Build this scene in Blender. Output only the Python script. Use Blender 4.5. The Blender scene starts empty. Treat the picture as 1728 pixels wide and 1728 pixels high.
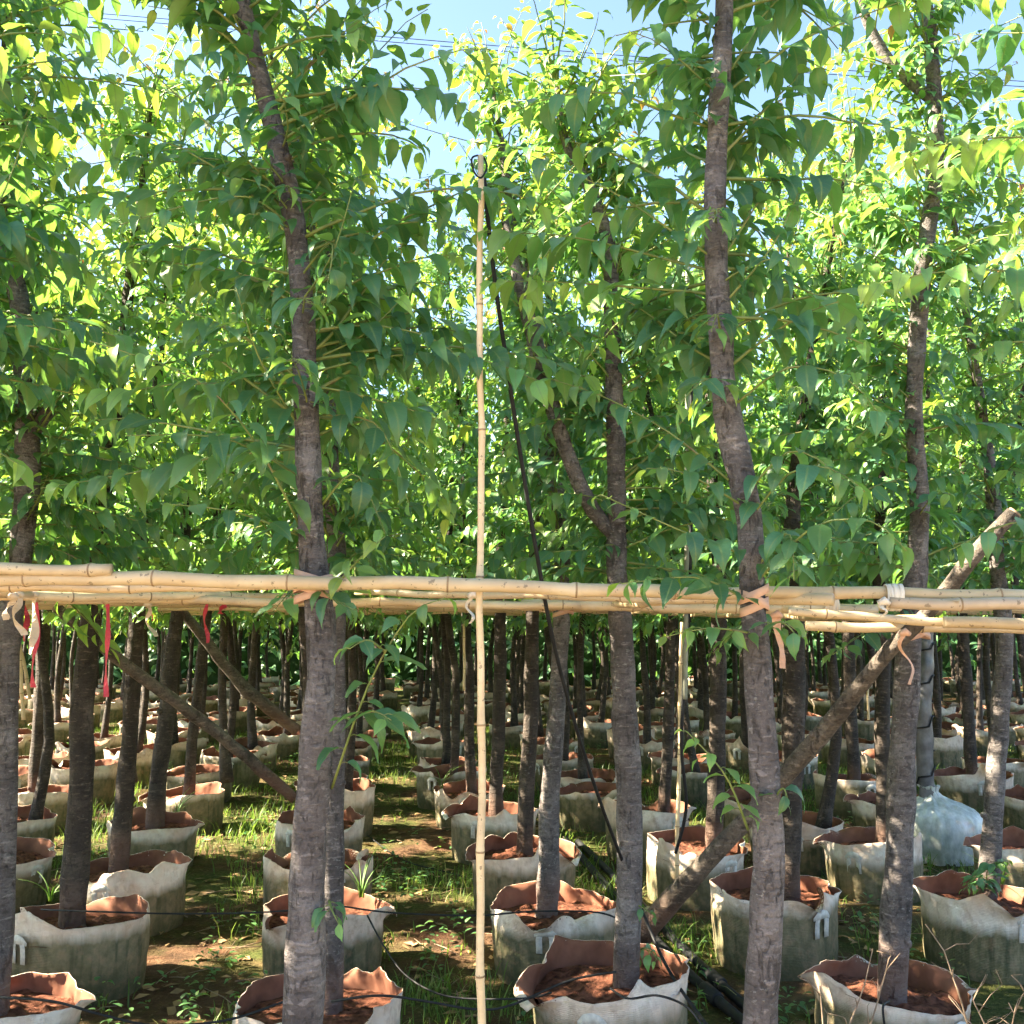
import bpy, math, random
import numpy as np
from mathutils import Vector, Matrix, noise

# ------------------------------------------------------------------ camera, sky, sun, exposure
scene = bpy.context.scene
COL = scene.collection
CAM_H = 1.5
PITCH = math.radians(6.14)
F = 1728.0
cam_d = bpy.data.cameras.new('camera'); cam = bpy.data.objects.new('camera', cam_d); COL.objects.link(cam)
cam_d.sensor_width = 36; cam_d.lens = 36; cam_d.clip_start = 0.05; cam_d.clip_end = 2000
cam.location = (0, 0, CAM_H); cam.rotation_euler = (math.pi/2 + PITCH, 0, 0)
scene.camera = cam
SUN_EL, SUN_AZ = math.radians(37), math.radians(-86)      # azimuth clockwise from +Y: sun to the left and a little beyond
world = bpy.data.worlds.new('World'); scene.world = world; world.use_nodes = True
wn = world.node_tree.nodes; wl = world.node_tree.links
bg = wn['Background']; sky = wn.new('ShaderNodeTexSky'); sky.sky_type = 'NISHITA'; sky.sun_disc = False
sky.sun_elevation = SUN_EL; sky.sun_rotation = SUN_AZ % (2*math.pi); sky.air_density = 1.0; sky.dust_density = 0.7; sky.ozone_density = 1.2
wl.new(sky.outputs[0], bg.inputs[0]); bg.inputs[1].default_value = 0.05
sun_d = bpy.data.lights.new('sun', 'SUN'); sun = bpy.data.objects.new('sun', sun_d); COL.objects.link(sun)
sun_d.energy = 5.0; sun_d.angle = math.radians(0.5); sun_d.color = (1.0, 0.86, 0.64)
to_sun = Vector((math.sin(SUN_AZ)*math.cos(SUN_EL), math.cos(SUN_AZ)*math.cos(SUN_EL), math.sin(SUN_EL)))
sun.rotation_euler = to_sun.to_track_quat('Z', 'Y').to_euler(); sun.location = (-20, 5, 20)
scene.view_settings.view_transform = 'Standard'; scene.view_settings.look = 'None'
scene.view_settings.gamma = 1; scene.view_settings.use_curve_mapping = False
scene.view_settings.exposure = 3.25
scene.cycles.use_adaptive_sampling = True; scene.cycles.adaptive_threshold = .03; scene.cycles.max_bounces = 5; scene.cycles.diffuse_bounces = 3; scene.cycles.glossy_bounces = 1; scene.cycles.transmission_bounces = 4

# ------------------------------------------------------------------ helpers
rng = random.Random(7)
cP, sP = math.cos(PITCH), math.sin(PITCH)
def at(px, py, d):
    """point of the place at depth d (metres in front of the camera position) in that viewing direction"""
    u = (px-864)/F; v = (864-py)/F
    dy = cP - v*sP; dz = sP + v*cP
    k = d/dy
    return Vector((u*k, d, CAM_H + dz*k))
def depth_on(py, z):
    v = (864-py)/F
    dy = cP - v*sP; dz = sP + v*cP
    return (z-CAM_H)/dz*dy
def pxm(w, p):            # pixel width to metres at point p
    return w/F*(p.y*cP + (p.z-CAM_H)*sP)
def project(p):
    y = p[1]*cP + (p[2]-CAM_H)*sP; z = -p[1]*sP + (p[2]-CAM_H)*cP
    if y < 0.05: return None
    return (864 + F*p[0]/y, 864 - F*z/y, y)
def tag(o, label=None, cat=None, group=None, kind=None):
    if label: o['label'] = label
    if cat: o['category'] = cat
    if group: o['group'] = group
    if kind: o['kind'] = kind
    return o
def link(o, parent=None):
    COL.objects.link(o)
    if parent: o.parent = parent
    return o
def empty(name, loc=(0, 0, 0)):
    o = bpy.data.objects.new(name, None); o.location = loc; o.empty_display_size = 0.1
    return link(o)

class MB:
    def __init__(s): s.v = []; s.f = []; s.m = []
    def add(s, vs, fs, mi=0):
        b = len(s.v); s.v += [tuple(v) for v in vs]
        s.f += [tuple(b+i for i in f) for f in fs]; s.m += [mi]*len(fs)
    def tube(s, pts, rad, seg=8, mi=0, caps=True, wob=0.0, seed=0, twist=0):
        n = len(pts); vs = []; fs = []
        pts = [Vector(p) for p in pts]
        t0 = (pts[-1]-pts[0]).normalized()
        ref = Vector((1, 0, 0)) if abs(t0.x) < 0.8 else Vector((0, 1, 0))
        for i, p in enumerate(pts):
            t = (pts[min(i+1, n-1)] - pts[max(i-1, 0)]).normalized()
            a = (ref - t*ref.dot(t)).normalized(); b = t.cross(a)
            for j in range(seg):
                an = 2*math.pi*j/seg
                r = rad[i]
                if wob:
                    r *= 1 + wob*noise.noise(Vector((math.cos(an)*1.4+seed*7.1, math.sin(an)*1.4, (p-pts[0]).length*9)))
                vs.append(p + a*(math.cos(an)*r) + b*(math.sin(an)*r))
        for i in range(n-1):
            for j in range(seg):
                k = (j+1) % seg
                fs.append((i*seg+j, i*seg+k, (i+1)*seg+k, (i+1)*seg+j))
        if caps:
            fs.append(tuple(range(seg-1, -1, -1))); fs.append(tuple((n-1)*seg+j for j in range(seg)))
        s.add(vs, fs, mi)
    def strip(s, pts, w, side, th=0.0012, mi=0, sides=None):
        """flat band with thickness along pts, width direction side"""
        vs = []; fs = []; n = len(pts); side = Vector(side).normalized()
        for i, p in enumerate(pts):
            p = Vector(p); t = (Vector(pts[min(i+1, n-1)])-Vector(pts[max(i-1, 0)])).normalized()
            sd = sides[i] if sides else side
            nn = t.cross(sd).normalized(); ww = w[i] if isinstance(w, (list, tuple)) else w
            for a, b in ((-1, -1), (1, -1), (1, 1), (-1, 1)):
                vs.append(p + sd*(a*ww/2) + nn*(b*th/2))
        for i in range(n-1):
            for j in range(4):
                k = (j+1) % 4; fs.append((i*4+j, i*4+k, i*4+4+k, i*4+4+j))
        fs.append((3, 2, 1, 0)); fs.append(tuple((n-1)*4+j for j in range(4)))
        s.add(vs, fs, mi)
    def mesh(s, name, mats, smooth=True):
        me = bpy.data.meshes.new(name); me.from_pydata(s.v, [], s.f)
        for m in (mats if isinstance(mats, (list, tuple)) else [mats]): me.materials.append(m)
        if len(me.materials) > 1: me.polygons.foreach_set('material_index', s.m)
        if smooth: me.polygons.foreach_set('use_smooth', [True]*len(s.f))
        me.update(); return me
    def build(s, name, mats, parent=None, smooth=True):
        return link(bpy.data.objects.new(name, s.mesh(name, mats, smooth)), parent)

def catmull(pts, n):
    """resample a polyline of (Vector, radius) smoothly into n points"""
    P = [Vector((*p, r)) for p, r in pts]; out = []
    m = len(P)-1
    for i in range(n):
        t = i/(n-1)*m; k = min(int(t), m-1); u = t-k
        p0 = P[max(k-1, 0)]; p1 = P[k]; p2 = P[k+1]; p3 = P[min(k+2, m)]
        q = 0.5*((2*p1) + (p2-p0)*u + (2*p0-5*p1+4*p2-p3)*u*u + (3*p1-p0-3*p2+p3)*u**3)
        out.append((Vector(q[:3]), max(q[3], 0.002)))
    return out

# ------------------------------------------------------------------ materials
def mat(name):
    m = bpy.data.materials.new(name); m.use_nodes = True
    nt = m.node_tree; return m, nt, nt.nodes, nt.links, nt.nodes['Principled BSDF']
def N(nt, typ, **kw):
    n = nt.nodes.new(typ)
    for k, v in kw.items():
        if k.startswith('i_'):
            key = k[2:]; key = int(key) if key.isdigit() else key
            n.inputs[key].default_value = v
        else: setattr(n, k, v)
    return n
def ramp(nt, fac, stops, interp='LINEAR'):
    r = nt.nodes.new('ShaderNodeValToRGB'); r.color_ramp.interpolation = interp
    e = r.color_ramp.elements
    while len(e) < len(stops): e.new(0.5)
    for el, (p, c) in zip(e, stops): el.position = p; el.color = (*c, 1) if len(c) == 3 else c
    if fac is not None: nt.links.new(fac, r.inputs[0])
    return r.outputs[0]
def mixc(nt, fac, a, b, blend='MIX'):
    n = nt.nodes.new('ShaderNodeMix'); n.data_type = 'RGBA'; n.blend_type = blend
    for s, v in ((n.inputs[0], fac), (n.inputs[6], a), (n.inputs[7], b)):
        if hasattr(v, 'links'): nt.links.new(v, s)
        elif isinstance(v, (int, float)): s.default_value = v
        else: s.default_value = (*v, 1) if len(v) == 3 else v
    return n.outputs[2]
def math_n(nt, op, a, b=None, clamp=False):
    n = nt.nodes.new('ShaderNodeMath'); n.operation = op; n.use_clamp = clamp
    for s, v in ((n.inputs[0], a), (n.inputs[1], b)):
        if v is None: continue
        if hasattr(v, 'links'): nt.links.new(v, s)
        else: s.default_value = v
    return n.outputs[0]
def mapped(nt, scale, kind='Object', loc=None):
    tc = nt.nodes.new('ShaderNodeTexCoord'); mp = nt.nodes.new('ShaderNodeMapping')
    mp.inputs['Scale'].default_value = scale
    nt.links.new(tc.outputs[kind], mp.inputs[0])
    if loc is not None:
        nt.links.new(loc, mp.inputs['Location'])
    return mp.outputs[0]
def noise_n(nt, vec, scale, detail=4, rough=0.55, dist=0.0):
    n = N(nt, 'ShaderNodeTexNoise'); n.inputs['Scale'].default_value = scale; n.inputs['Detail'].default_value = detail
    n.inputs['Roughness'].default_value = rough; n.inputs['Distortion'].default_value = dist
    if vec is not None: nt.links.new(vec, n.inputs['Vector'])
    return n.outputs[0]
def bump(nt, bs, h, strength, dist):
    b = N(nt, 'ShaderNodeBump'); b.inputs['Strength'].default_value = strength; b.inputs['Distance'].default_value = dist
    nt.links.new(h, b.inputs['Height']); nt.links.new(b.outputs[0], bs.inputs['Normal'])

def leaf_material():
    m, nt, nd, lk, bs = mat('leaf')
    at_ = N(nt, 'ShaderNodeAttribute'); at_.attribute_name = 'lc'
    sep = N(nt, 'ShaderNodeSeparateXYZ'); lk.new(at_.outputs['Vector'], sep.inputs[0])
    tone = math_n(nt, 'DIVIDE', sep.outputs[2], 2.0)
    oi = N(nt, 'ShaderNodeObjectInfo'); ge = N(nt, 'ShaderNodeNewGeometry')
    rnd = math_n(nt, 'FRACT', math_n(nt, 'ADD', oi.outputs['Random'], ge.outputs['Random Per Island']))
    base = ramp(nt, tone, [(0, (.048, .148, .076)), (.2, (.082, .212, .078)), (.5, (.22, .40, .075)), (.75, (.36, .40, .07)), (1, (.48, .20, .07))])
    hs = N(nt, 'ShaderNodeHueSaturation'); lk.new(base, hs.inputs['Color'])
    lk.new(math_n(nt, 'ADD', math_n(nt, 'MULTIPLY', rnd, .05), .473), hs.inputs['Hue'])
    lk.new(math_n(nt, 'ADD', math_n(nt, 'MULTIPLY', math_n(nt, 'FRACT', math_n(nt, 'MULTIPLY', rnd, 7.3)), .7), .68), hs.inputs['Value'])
    # veins: midrib and side veins
    ax = math_n(nt, 'ABSOLUTE', sep.outputs[0])
    mid = math_n(nt, 'LESS_THAN', ax, .085)
    sv = math_n(nt, 'FRACT', math_n(nt, 'MULTIPLY', math_n(nt, 'SUBTRACT', sep.outputs[1], math_n(nt, 'MULTIPLY', ax, .22)), 9))
    side = math_n(nt, 'LESS_THAN', sv, .10)
    vein = math_n(nt, 'MAXIMUM', math_n(nt, 'MULTIPLY', mid, .60), math_n(nt, 'MULTIPLY', side, .30))
    ns = noise_n(nt, mapped(nt, (1, 1, 1)), 30, 2)
    col = mixc(nt, vein, hs.outputs[0], (.30, .42, .12))
    col = mixc(nt, math_n(nt, 'MULTIPLY', ns, .35), col, (.02, .06, .02), 'MIX')
    lk.new(col, bs.inputs['Base Color']); bs.inputs['Roughness'].default_value = .40
    bs.inputs['Specular IOR Level'].default_value = .6
    bump(nt, bs, math_n(nt, 'MAXIMUM', mid, side), .35, .0015)
    tr = N(nt, 'ShaderNodeBsdfTranslucent')
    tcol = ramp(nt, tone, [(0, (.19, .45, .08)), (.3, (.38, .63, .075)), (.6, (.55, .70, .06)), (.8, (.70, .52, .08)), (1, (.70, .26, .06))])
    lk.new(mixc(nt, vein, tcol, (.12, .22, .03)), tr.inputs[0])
    mx = N(nt, 'ShaderNodeMixShader'); mx.inputs[0].default_value = .35
    lk.new(bs.outputs[0], mx.inputs[1]); lk.new(tr.outputs[0], mx.inputs[2]); lk.new(mx.outputs[0], nd['Material Output'].inputs[0])
    return m
M_LEAF = leaf_material()

def bark_material(name, dark, mid, pale, specks=.55):
    m, nt, nd, lk, bs = mat(name)
    oi = N(nt, 'ShaderNodeObjectInfo')
    cmb = N(nt, 'ShaderNodeCombineXYZ')
    for i in range(3): lk.new(math_n(nt, 'MULTIPLY', oi.outputs['Random'], 31.0), cmb.inputs[i])
    v1 = mapped(nt, (1, 1, 1), loc=cmb.outputs[0]); v2 = mapped(nt, (26, 26, 85), loc=cmb.outputs[0]); v3 = mapped(nt, (6, 6, 9), loc=cmb.outputs[0])
    big = noise_n(nt, v1, 7, 4); fine = noise_n(nt, v1, 130, 5, .7); lent = noise_n(nt, v2, 1.0, 3, .5); band = noise_n(nt, v3, 1, 4)
    col = ramp(nt, math_n(nt, 'ADD', math_n(nt, 'MULTIPLY', big, .55), math_n(nt, 'MULTIPLY', band, .45)), [(.34, dark), (.52, mid), (.72, pale)])
    lm = ramp(nt, lent, [(.60, (0, 0, 0)), (.66, (1, 1, 1))])
    col = mixc(nt, math_n(nt, 'MULTIPLY', lm, .5), col, (pale[0]*1.25, pale[1]*1.2, pale[2]*1.2))
    cr = ramp(nt, lent, [(.36, (1, 1, 1)), (.42, (0, 0, 0))])
    scar = ramp(nt, noise_n(nt, v1, 11, 3, .5, .6), [(.66, (0, 0, 0)), (.72, (1, 1, 1))])
    col = mixc(nt, math_n(nt, 'MULTIPLY', scar, .75), col, (dark[0]*.55, dark[1]*.45, dark[2]*.42))
    col = mixc(nt, math_n(nt, 'MULTIPLY', cr, .5), col, (dark[0]*.5, dark[1]*.5, dark[2]*.5))
    flake = noise_n(nt, mapped(nt, (55, 55, 95), loc=cmb.outputs[0]), 1, 3, .6, .4)
    sp = math_n(nt, 'MULTIPLY', ramp(nt, flake, [(.60, (0, 0, 0)), (.67, (1, 1, 1))]), ramp(nt, noise_n(nt, v1, 9, 4, .65), [(1-specks-.02, (0, 0, 0)), (1-specks+.16, (1, 1, 1))]))
    col = mixc(nt, math_n(nt, 'MULTIPLY', sp, .6), col, (.44, .42, .39))
    crk = ramp(nt, noise_n(nt, mapped(nt, (48, 48, 15), loc=cmb.outputs[0]), 1, 5, .7, .8), [(.33, (1, 1, 1)), (.43, (0, 0, 0))])
    col = mixc(nt, math_n(nt, 'MULTIPLY', crk, .6), col, (dark[0]*.45, dark[1]*.45, dark[2]*.45))
    col = mixc(nt, .6, col, ramp(nt, fine, [(.3, (.25, .25, .25)), (.66, (1.15, 1.15, 1.15))]), 'MULTIPLY')
    tcz = N(nt, 'ShaderNodeTexCoord'); sz_ = N(nt, 'ShaderNodeSeparateXYZ'); lk.new(tcz.outputs['Object'], sz_.inputs[0])
    foot = math_n(nt, 'SUBTRACT', sz_.outputs[2], math_n(nt, 'MULTIPLY', big, .22))
    col = mixc(nt, math_n(nt, 'MULTIPLY', ramp(nt, foot, [(-.05, (1, 1, 1)), (.14, (0, 0, 0))]), .6), col, (.17, .085, .055))
    lk.new(col, bs.inputs['Base Color']); bs.inputs['Roughness'].default_value = .82
    h = math_n(nt, 'ADD', math_n(nt, 'MULTIPLY', fine, .5), math_n(nt, 'ADD', math_n(nt, 'MULTIPLY', lent, .8), math_n(nt, 'MULTIPLY', sp, .3)))
    bump(nt, bs, math_n(nt, 'SUBTRACT', h, math_n(nt, 'ADD', math_n(nt, 'MULTIPLY', scar, .4), math_n(nt, 'MULTIPLY', crk, .6))), 1.0, .011)
    return m
M_BARK = bark_material('bark', (.062, .052, .051), (.145, .125, .122), (.285, .262, .255))
M_BARK_SHADE = bark_material('bark_shaded', (.024, .018, .014), (.056, .041, .032), (.155, .122, .098), .40)  # rear row bark: the shade under the crowns is put into its colour
M_LOG = bark_material('log_bark', (.070, .055, .043), (.145, .118, .095), (.27, .23, .19), .3)

def twig_material():
    m, nt, nd, lk, bs = mat('twig')
    n = noise_n(nt, mapped(nt, (1, 1, 1)), 14, 3)
    lk.new(ramp(nt, n, [(.35, (.10, .15, .035)), (.6, (.20, .24, .06)), (.75, (.16, .11, .06))]), bs.inputs['Base Color'])
    bs.inputs['Roughness'].default_value = .6
    return m
M_TWIG = twig_material()

def bamboo_material(name, a, b, c):
    m, nt, nd, lk, bs = mat(name)
    oi = N(nt, 'ShaderNodeObjectInfo'); g = noise_n(nt, mapped(nt, (1, 1, 1)), 6, 4); s = noise_n(nt, mapped(nt, (3, 60, 60)), 1.5, 3)
    col = ramp(nt, g, [(.3, a), (.55, b), (.8, c)])
    col = mixc(nt, math_n(nt, 'MULTIPLY', s, .5), col, (b[0]*.55, b[1]*.5, b[2]*.42), 'MIX')
    hs = N(nt, 'ShaderNodeHueSaturation'); lk.new(col, hs.inputs['Color'])
    lk.new(math_n(nt, 'ADD', math_n(nt, 'MULTIPLY', oi.outputs['Random'], .35), .82), hs.inputs['Value'])
    lk.new(hs.outputs[0], bs.inputs['Base Color']); bs.inputs['Roughness'].default_value = .42
    st = noise_n(nt, mapped(nt, (1, 1, 1)), 3.2, 6, .7)
    col2 = mixc(nt, math_n(nt, 'MULTIPLY', ramp(nt, st, [(.52, (0, 0, 0)), (.70, (1, 1, 1))]), .6), hs.outputs[0], (b[0]*.48, b[1]*.46, b[2]*.5))
    sp = math_n(nt, 'MULTIPLY', math_n(nt, 'GREATER_THAN', noise_n(nt, mapped(nt, (1, 1, 1)), 70, 3), .66), .6)
    lk.new(mixc(nt, sp, col2, (.10, .07, .04)), bs.inputs['Base Color'])
    bump(nt, bs, s, .2, .003)
    return m
M_BAMBOO = bamboo_material('bamboo', (.60, .43, .25), (.75, .58, .36), (.84, .71, .49))
M_BAMBOO_G = bamboo_material('bamboo_greyed', (.36, .27, .19), (.46, .36, .26), (.58, .47, .36))
def plain(name, col, rough=.6, var=.3, scale=20, spec=.4, bumpd=0):
    m, nt, nd, lk, bs = mat(name)
    n = noise_n(nt, mapped(nt, (1, 1, 1)), scale, 4)
    lo = tuple(c*(1-var) for c in col); hi = tuple(min(c*(1+var), 1) for c in col)
    lk.new(ramp(nt, n, [(.3, lo), (.7, hi)]), bs.inputs['Base Color'])
    bs.inputs['Roughness'].default_value = rough; bs.inputs['Specular IOR Level'].default_value = spec
    if bumpd: bump(nt, bs, n, .6, bumpd)
    return m
M_NODE = plain('bamboo_node', (.30, .20, .11), .6, .35, 40)
M_HOSE = plain('black_pipe', (.016, .017, .019), .6, .4, 30, .25)
M_STEEL = plain('weathered_steel', (.24, .25, .20), .5, .3, 20)
M_RED = plain('red_ribbon', (.55, .045, .075), .45, .15)
M_CREAM = plain('cream_ribbon', (.62, .50, .37), .6, .15)
M_PEACH = plain('peach_tape', (.60, .36, .25), .6, .15)
M_WHITET = plain('white_cord', (.70, .63, .54), .6, .12)
M_STRAP = plain('strap_webbing', (.60, .57, .52), .7, .18, 60)
M_DRY = plain('dry_leaf', (.30, .19, .09), .8, .6, 6)
M_STICK = plain('dry_stick', (.26, .185, .125), .85, .4, 30)
M_WRAP = plain('grey_film', (.10, .105, .12), .32, .45, 18, .6, .004)
def film_material():
    m, nt, nd, lk, bs = mat('pale_film')
    n = noise_n(nt, mapped(nt, (1, 1, 1)), 12, 5); n2 = noise_n(nt, mapped(nt, (14, 14, 4)), 2, 4)
    lk.new(ramp(nt, n, [(.30, (.42, .48, .45)), (.6, (.76, .79, .78))]), bs.inputs['Base Color'])
    bs.inputs['Roughness'].default_value = .28; bs.inputs['Specular IOR Level'].default_value = .7
    bump(nt, bs, math_n(nt, 'ADD', n, n2), .6, .012)
    tp = N(nt, 'ShaderNodeBsdfTransparent'); tp.inputs[0].default_value = (.86, .90, .88, 1)
    mx = N(nt, 'ShaderNodeMixShader'); lk.new(ramp(nt, n2, [(.3, (.45, .45, .45)), (.7, (.12, .12, .12))]), mx.inputs[0])
    lk.new(bs.outputs[0], mx.inputs[1]); lk.new(tp.outputs[0], mx.inputs[2]); lk.new(mx.outputs[0], nd['Material Output'].inputs[0])
    return m
M_FILM = film_material()
M_WIRE = plain('cable', (.02, .02, .025), .5, .1)
M_FIT = plain('pvc_fitting', (.55, .42, .32), .5, .2)

def bag_material():
    m, nt, nd, lk, bs = mat('bag_fabric')
    oi = N(nt, 'ShaderNodeObjectInfo'); cmb = N(nt, 'ShaderNodeCombineXYZ')
    for i in range(2): lk.new(math_n(nt, 'MULTIPLY', oi.outputs['Random'], 17.0+i*9), cmb.inputs[i])
    vec = mapped(nt, (1, 1, 1), loc=cmb.outputs[0]); tc = N(nt, 'ShaderNodeTexCoord')
    sp = N(nt, 'ShaderNodeSeparateXYZ'); lk.new(tc.outputs['Object'], sp.inputs[0])
    n1 = noise_n(nt, vec, 5, 5); n2 = noise_n(nt, vec, 24, 5, .65); n3 = noise_n(nt, mapped(nt, (22, 22, 2.2), loc=cmb.outputs[0]), 1, 4)
    h = math_n(nt, 'ADD', sp.outputs[2], math_n(nt, 'MULTIPLY', math_n(nt, 'SUBTRACT', n1, .5), .10))
    h = math_n(nt, 'ADD', h, math_n(nt, 'MULTIPLY', math_n(nt, 'SUBTRACT', n3, .5), .07))
    h = math_n(nt, 'ADD', h, math_n(nt, 'MULTIPLY', math_n(nt, 'SUBTRACT', math_n(nt, 'FRACT', math_n(nt, 'MULTIPLY', oi.outputs['Random'], 13.1)), .80), .085))
    rv = math_n(nt, 'FRACT', math_n(nt, 'MULTIPLY', oi.outputs['Random'], 5.7))
    clean = mixc(nt, rv, (.82, .76, .68), (.74, .60, .49))
    clean = mixc(nt, ramp(nt, n1, [(.42, (0, 0, 0)), (.70, (1, 1, 1))]), clean, (.60, .42, .31))
    gr = noise_n(nt, mapped(nt, (30, 30, 7), loc=cmb.outputs[0]), 1, 5, .7)
    clean = mixc(nt, math_n(nt, 'MULTIPLY', ramp(nt, gr, [(.50, (0, 0, 0)), (.72, (1, 1, 1))]), .38), clean, (.40, .30, .21))
    green = mixc(nt, ramp(nt, n2, [(.35, (0, 0, 0)), (.65, (1, 1, 1))]), (.135, .115, .058), (.245, .205, .12))
    green = mixc(nt, ramp(nt, n3, [(.48, (0, 0, 0)), (.66, (1, 1, 1))]), green, (.062, .068, .030))
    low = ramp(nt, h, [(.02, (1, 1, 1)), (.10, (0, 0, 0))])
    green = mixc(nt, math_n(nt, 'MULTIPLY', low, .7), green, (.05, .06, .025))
    k = ramp(nt, h, [(.190, (0, 0, 0)), (.240, (1, 1, 1))])
    rim = math_n(nt, 'MULTIPLY', ramp(nt, sp.outputs[2], [(.265, (0, 0, 0)), (.325, (1, 1, 1))]), ramp(nt, noise_n(nt, vec, 7, 4), [(.42, (0, 0, 0)), (.62, (1, 1, 1))]))
    clean = mixc(nt, math_n(nt, 'MULTIPLY', rim, .65), clean, (.58, .31, .17))
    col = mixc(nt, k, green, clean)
    sm = math_n(nt, 'MULTIPLY', ramp(nt, n2, [(.50, (0, 0, 0)), (.70, (1, 1, 1))]), math_n(nt, 'ADD', .25, math_n(nt, 'MULTIPLY', rv, .45)))
    col = mixc(nt, sm, col, (.30, .17, .10))
    lk.new(col, bs.inputs['Base Color']); bs.inputs['Roughness'].default_value = .72
    wv = N(nt, 'ShaderNodeTexWave'); wv.inputs['Scale'].default_value = 55; wv.inputs['Distortion'].default_value = 3; wv.bands_direction = 'Z'
    lk.new(vec, wv.inputs[0])
    bump(nt, bs, math_n(nt, 'ADD', math_n(nt, 'MULTIPLY', n2, .7), math_n(nt, 'ADD', math_n(nt, 'MULTIPLY', wv.outputs[1], .10), math_n(nt, 'MULTIPLY', math_n(nt, 'ABSOLUTE', math_n(nt, 'SUBTRACT', noise_n(nt, vec, 9, 3), .5)), 3.0))), .6, .014)
    return m
M_BAG = bag_material()
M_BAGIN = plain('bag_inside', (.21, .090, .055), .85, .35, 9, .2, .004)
M_SOIL = plain('red_soil', (.125, .050, .031), .95, .75, 38, .1, .025)

def ground_material():
    m, nt, nd, lk, bs = mat('ground_soil')
    v = mapped(nt, (1, 1, 1))
    a = noise_n(nt, v, 1.1, 6, .6); b = noise_n(nt, v, 9, 6, .7); c = noise_n(nt, v, 55, 5, .75); d = noise_n(nt, v, 2.6, 4)
    col = ramp(nt, b, [(.3, (.050, .030, .018)), (.5, (.115, .064, .036)), (.7, (.21, .125, .07))])
    col = mixc(nt, ramp(nt, a, [(.42, (0, 0, 0)), (.56, (1, 1, 1))]), col, ramp(nt, c, [(.35, (.035, .05, .012)), (.65, (.12, .135, .035))]))
    col = mixc(nt, ramp(nt, d, [(.55, (0, 0, 0)), (.72, (.6, .6, .6))]), col, (.16, .065, .035))
    col = mixc(nt, ramp(nt, c, [(.58, (0, 0, 0)), (.68, (.7, .7, .7))]), col, (.27, .19, .10))
    lk.new(col, bs.inputs['Base Color']); bs.inputs['Roughness'].default_value = .95; bs.inputs['Specular IOR Level'].default_value = .15
    bump(nt, bs, math_n(nt, 'ADD', c, math_n(nt, 'MULTIPLY', b, 2)), .9, .03)
    return m
M_GROUND = ground_material()
def grass_material():
    m, nt, nd, lk, bs = mat('grass_blade')
    ge = N(nt, 'ShaderNodeNewGeometry')
    col = ramp(nt, ge.outputs['Random Per Island'], [(0, (.05, .11, .022)), (.6, (.10, .20, .035)), (.85, (.19, .26, .06)), (1, (.34, .28, .12))])
    lk.new(col, bs.inputs['Base Color']); bs.inputs['Roughness'].default_value = .5
    tr = N(nt, 'ShaderNodeBsdfTranslucent'); lk.new(mixc(nt, .5, col, (.35, .55, .06)), tr.inputs[0])
    mx = N(nt, 'ShaderNodeMixShader'); mx.inputs[0].default_value = .4
    lk.new(bs.outputs[0], mx.inputs[1]); lk.new(tr.outputs[0], mx.inputs[2]); lk.new(mx.outputs[0], nd['Material Output'].inputs[0])
    return m
M_GRASS = grass_material()

# ------------------------------------------------------------------ ground
def gz(x, y): return .035*noise.noise(Vector((x*.5, y*.5, 0))) + .02*noise.noise(Vector((x*2.1, y*2.1, 3)))
mb = MB(); xs = [-400, -120, -40] + [-16+i*.25 for i in range(129)] + [40, 120, 400]
ys = [-200, -60, -20, -8] + [-2+i*.25 for i in range(129)] + [40, 60, 120, 500]
gv = [(x, y, gz(x, y) if (abs(x) < 17 and -3 < y < 31) else 0) for y in ys for x in xs]; w_ = len(xs)
mb.add(gv, [(j*w_+i, j*w_+i+1, (j+1)*w_+i+1, (j+1)*w_+i) for j in range(len(ys)-1) for i in range(w_-1)])
tag(mb.build('ground', M_GROUND), kind='structure')

mb = MB(); tx = [-60, -25] + [-12+i*.5 for i in range(49)] + [25, 60]; ty = [-9+.5*i for i in range(22)]
mb.add([(x, y+(.25*noise.noise(Vector((x*.4, y, 2))) if j in (0, len(ty)-1) else 0), .012+.5*gz(x, y)+(.045 if abs(x) < 17 else .03)) for j, y in enumerate(ty) for x in tx], [(j*len(tx)+i, j*len(tx)+i+1, (j+1)*len(tx)+i+1, (j+1)*len(tx)+i) for j in range(len(ty)-1) for i in range(len(tx)-1)])
tag(mb.build('bounce_track', plain('bounce_dirt', (.25, .20, .14), .95, .25, 5, .1, .02)), kind='structure')  # unseen pale ground round the camera, added to bounce light onto the front rows

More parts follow.
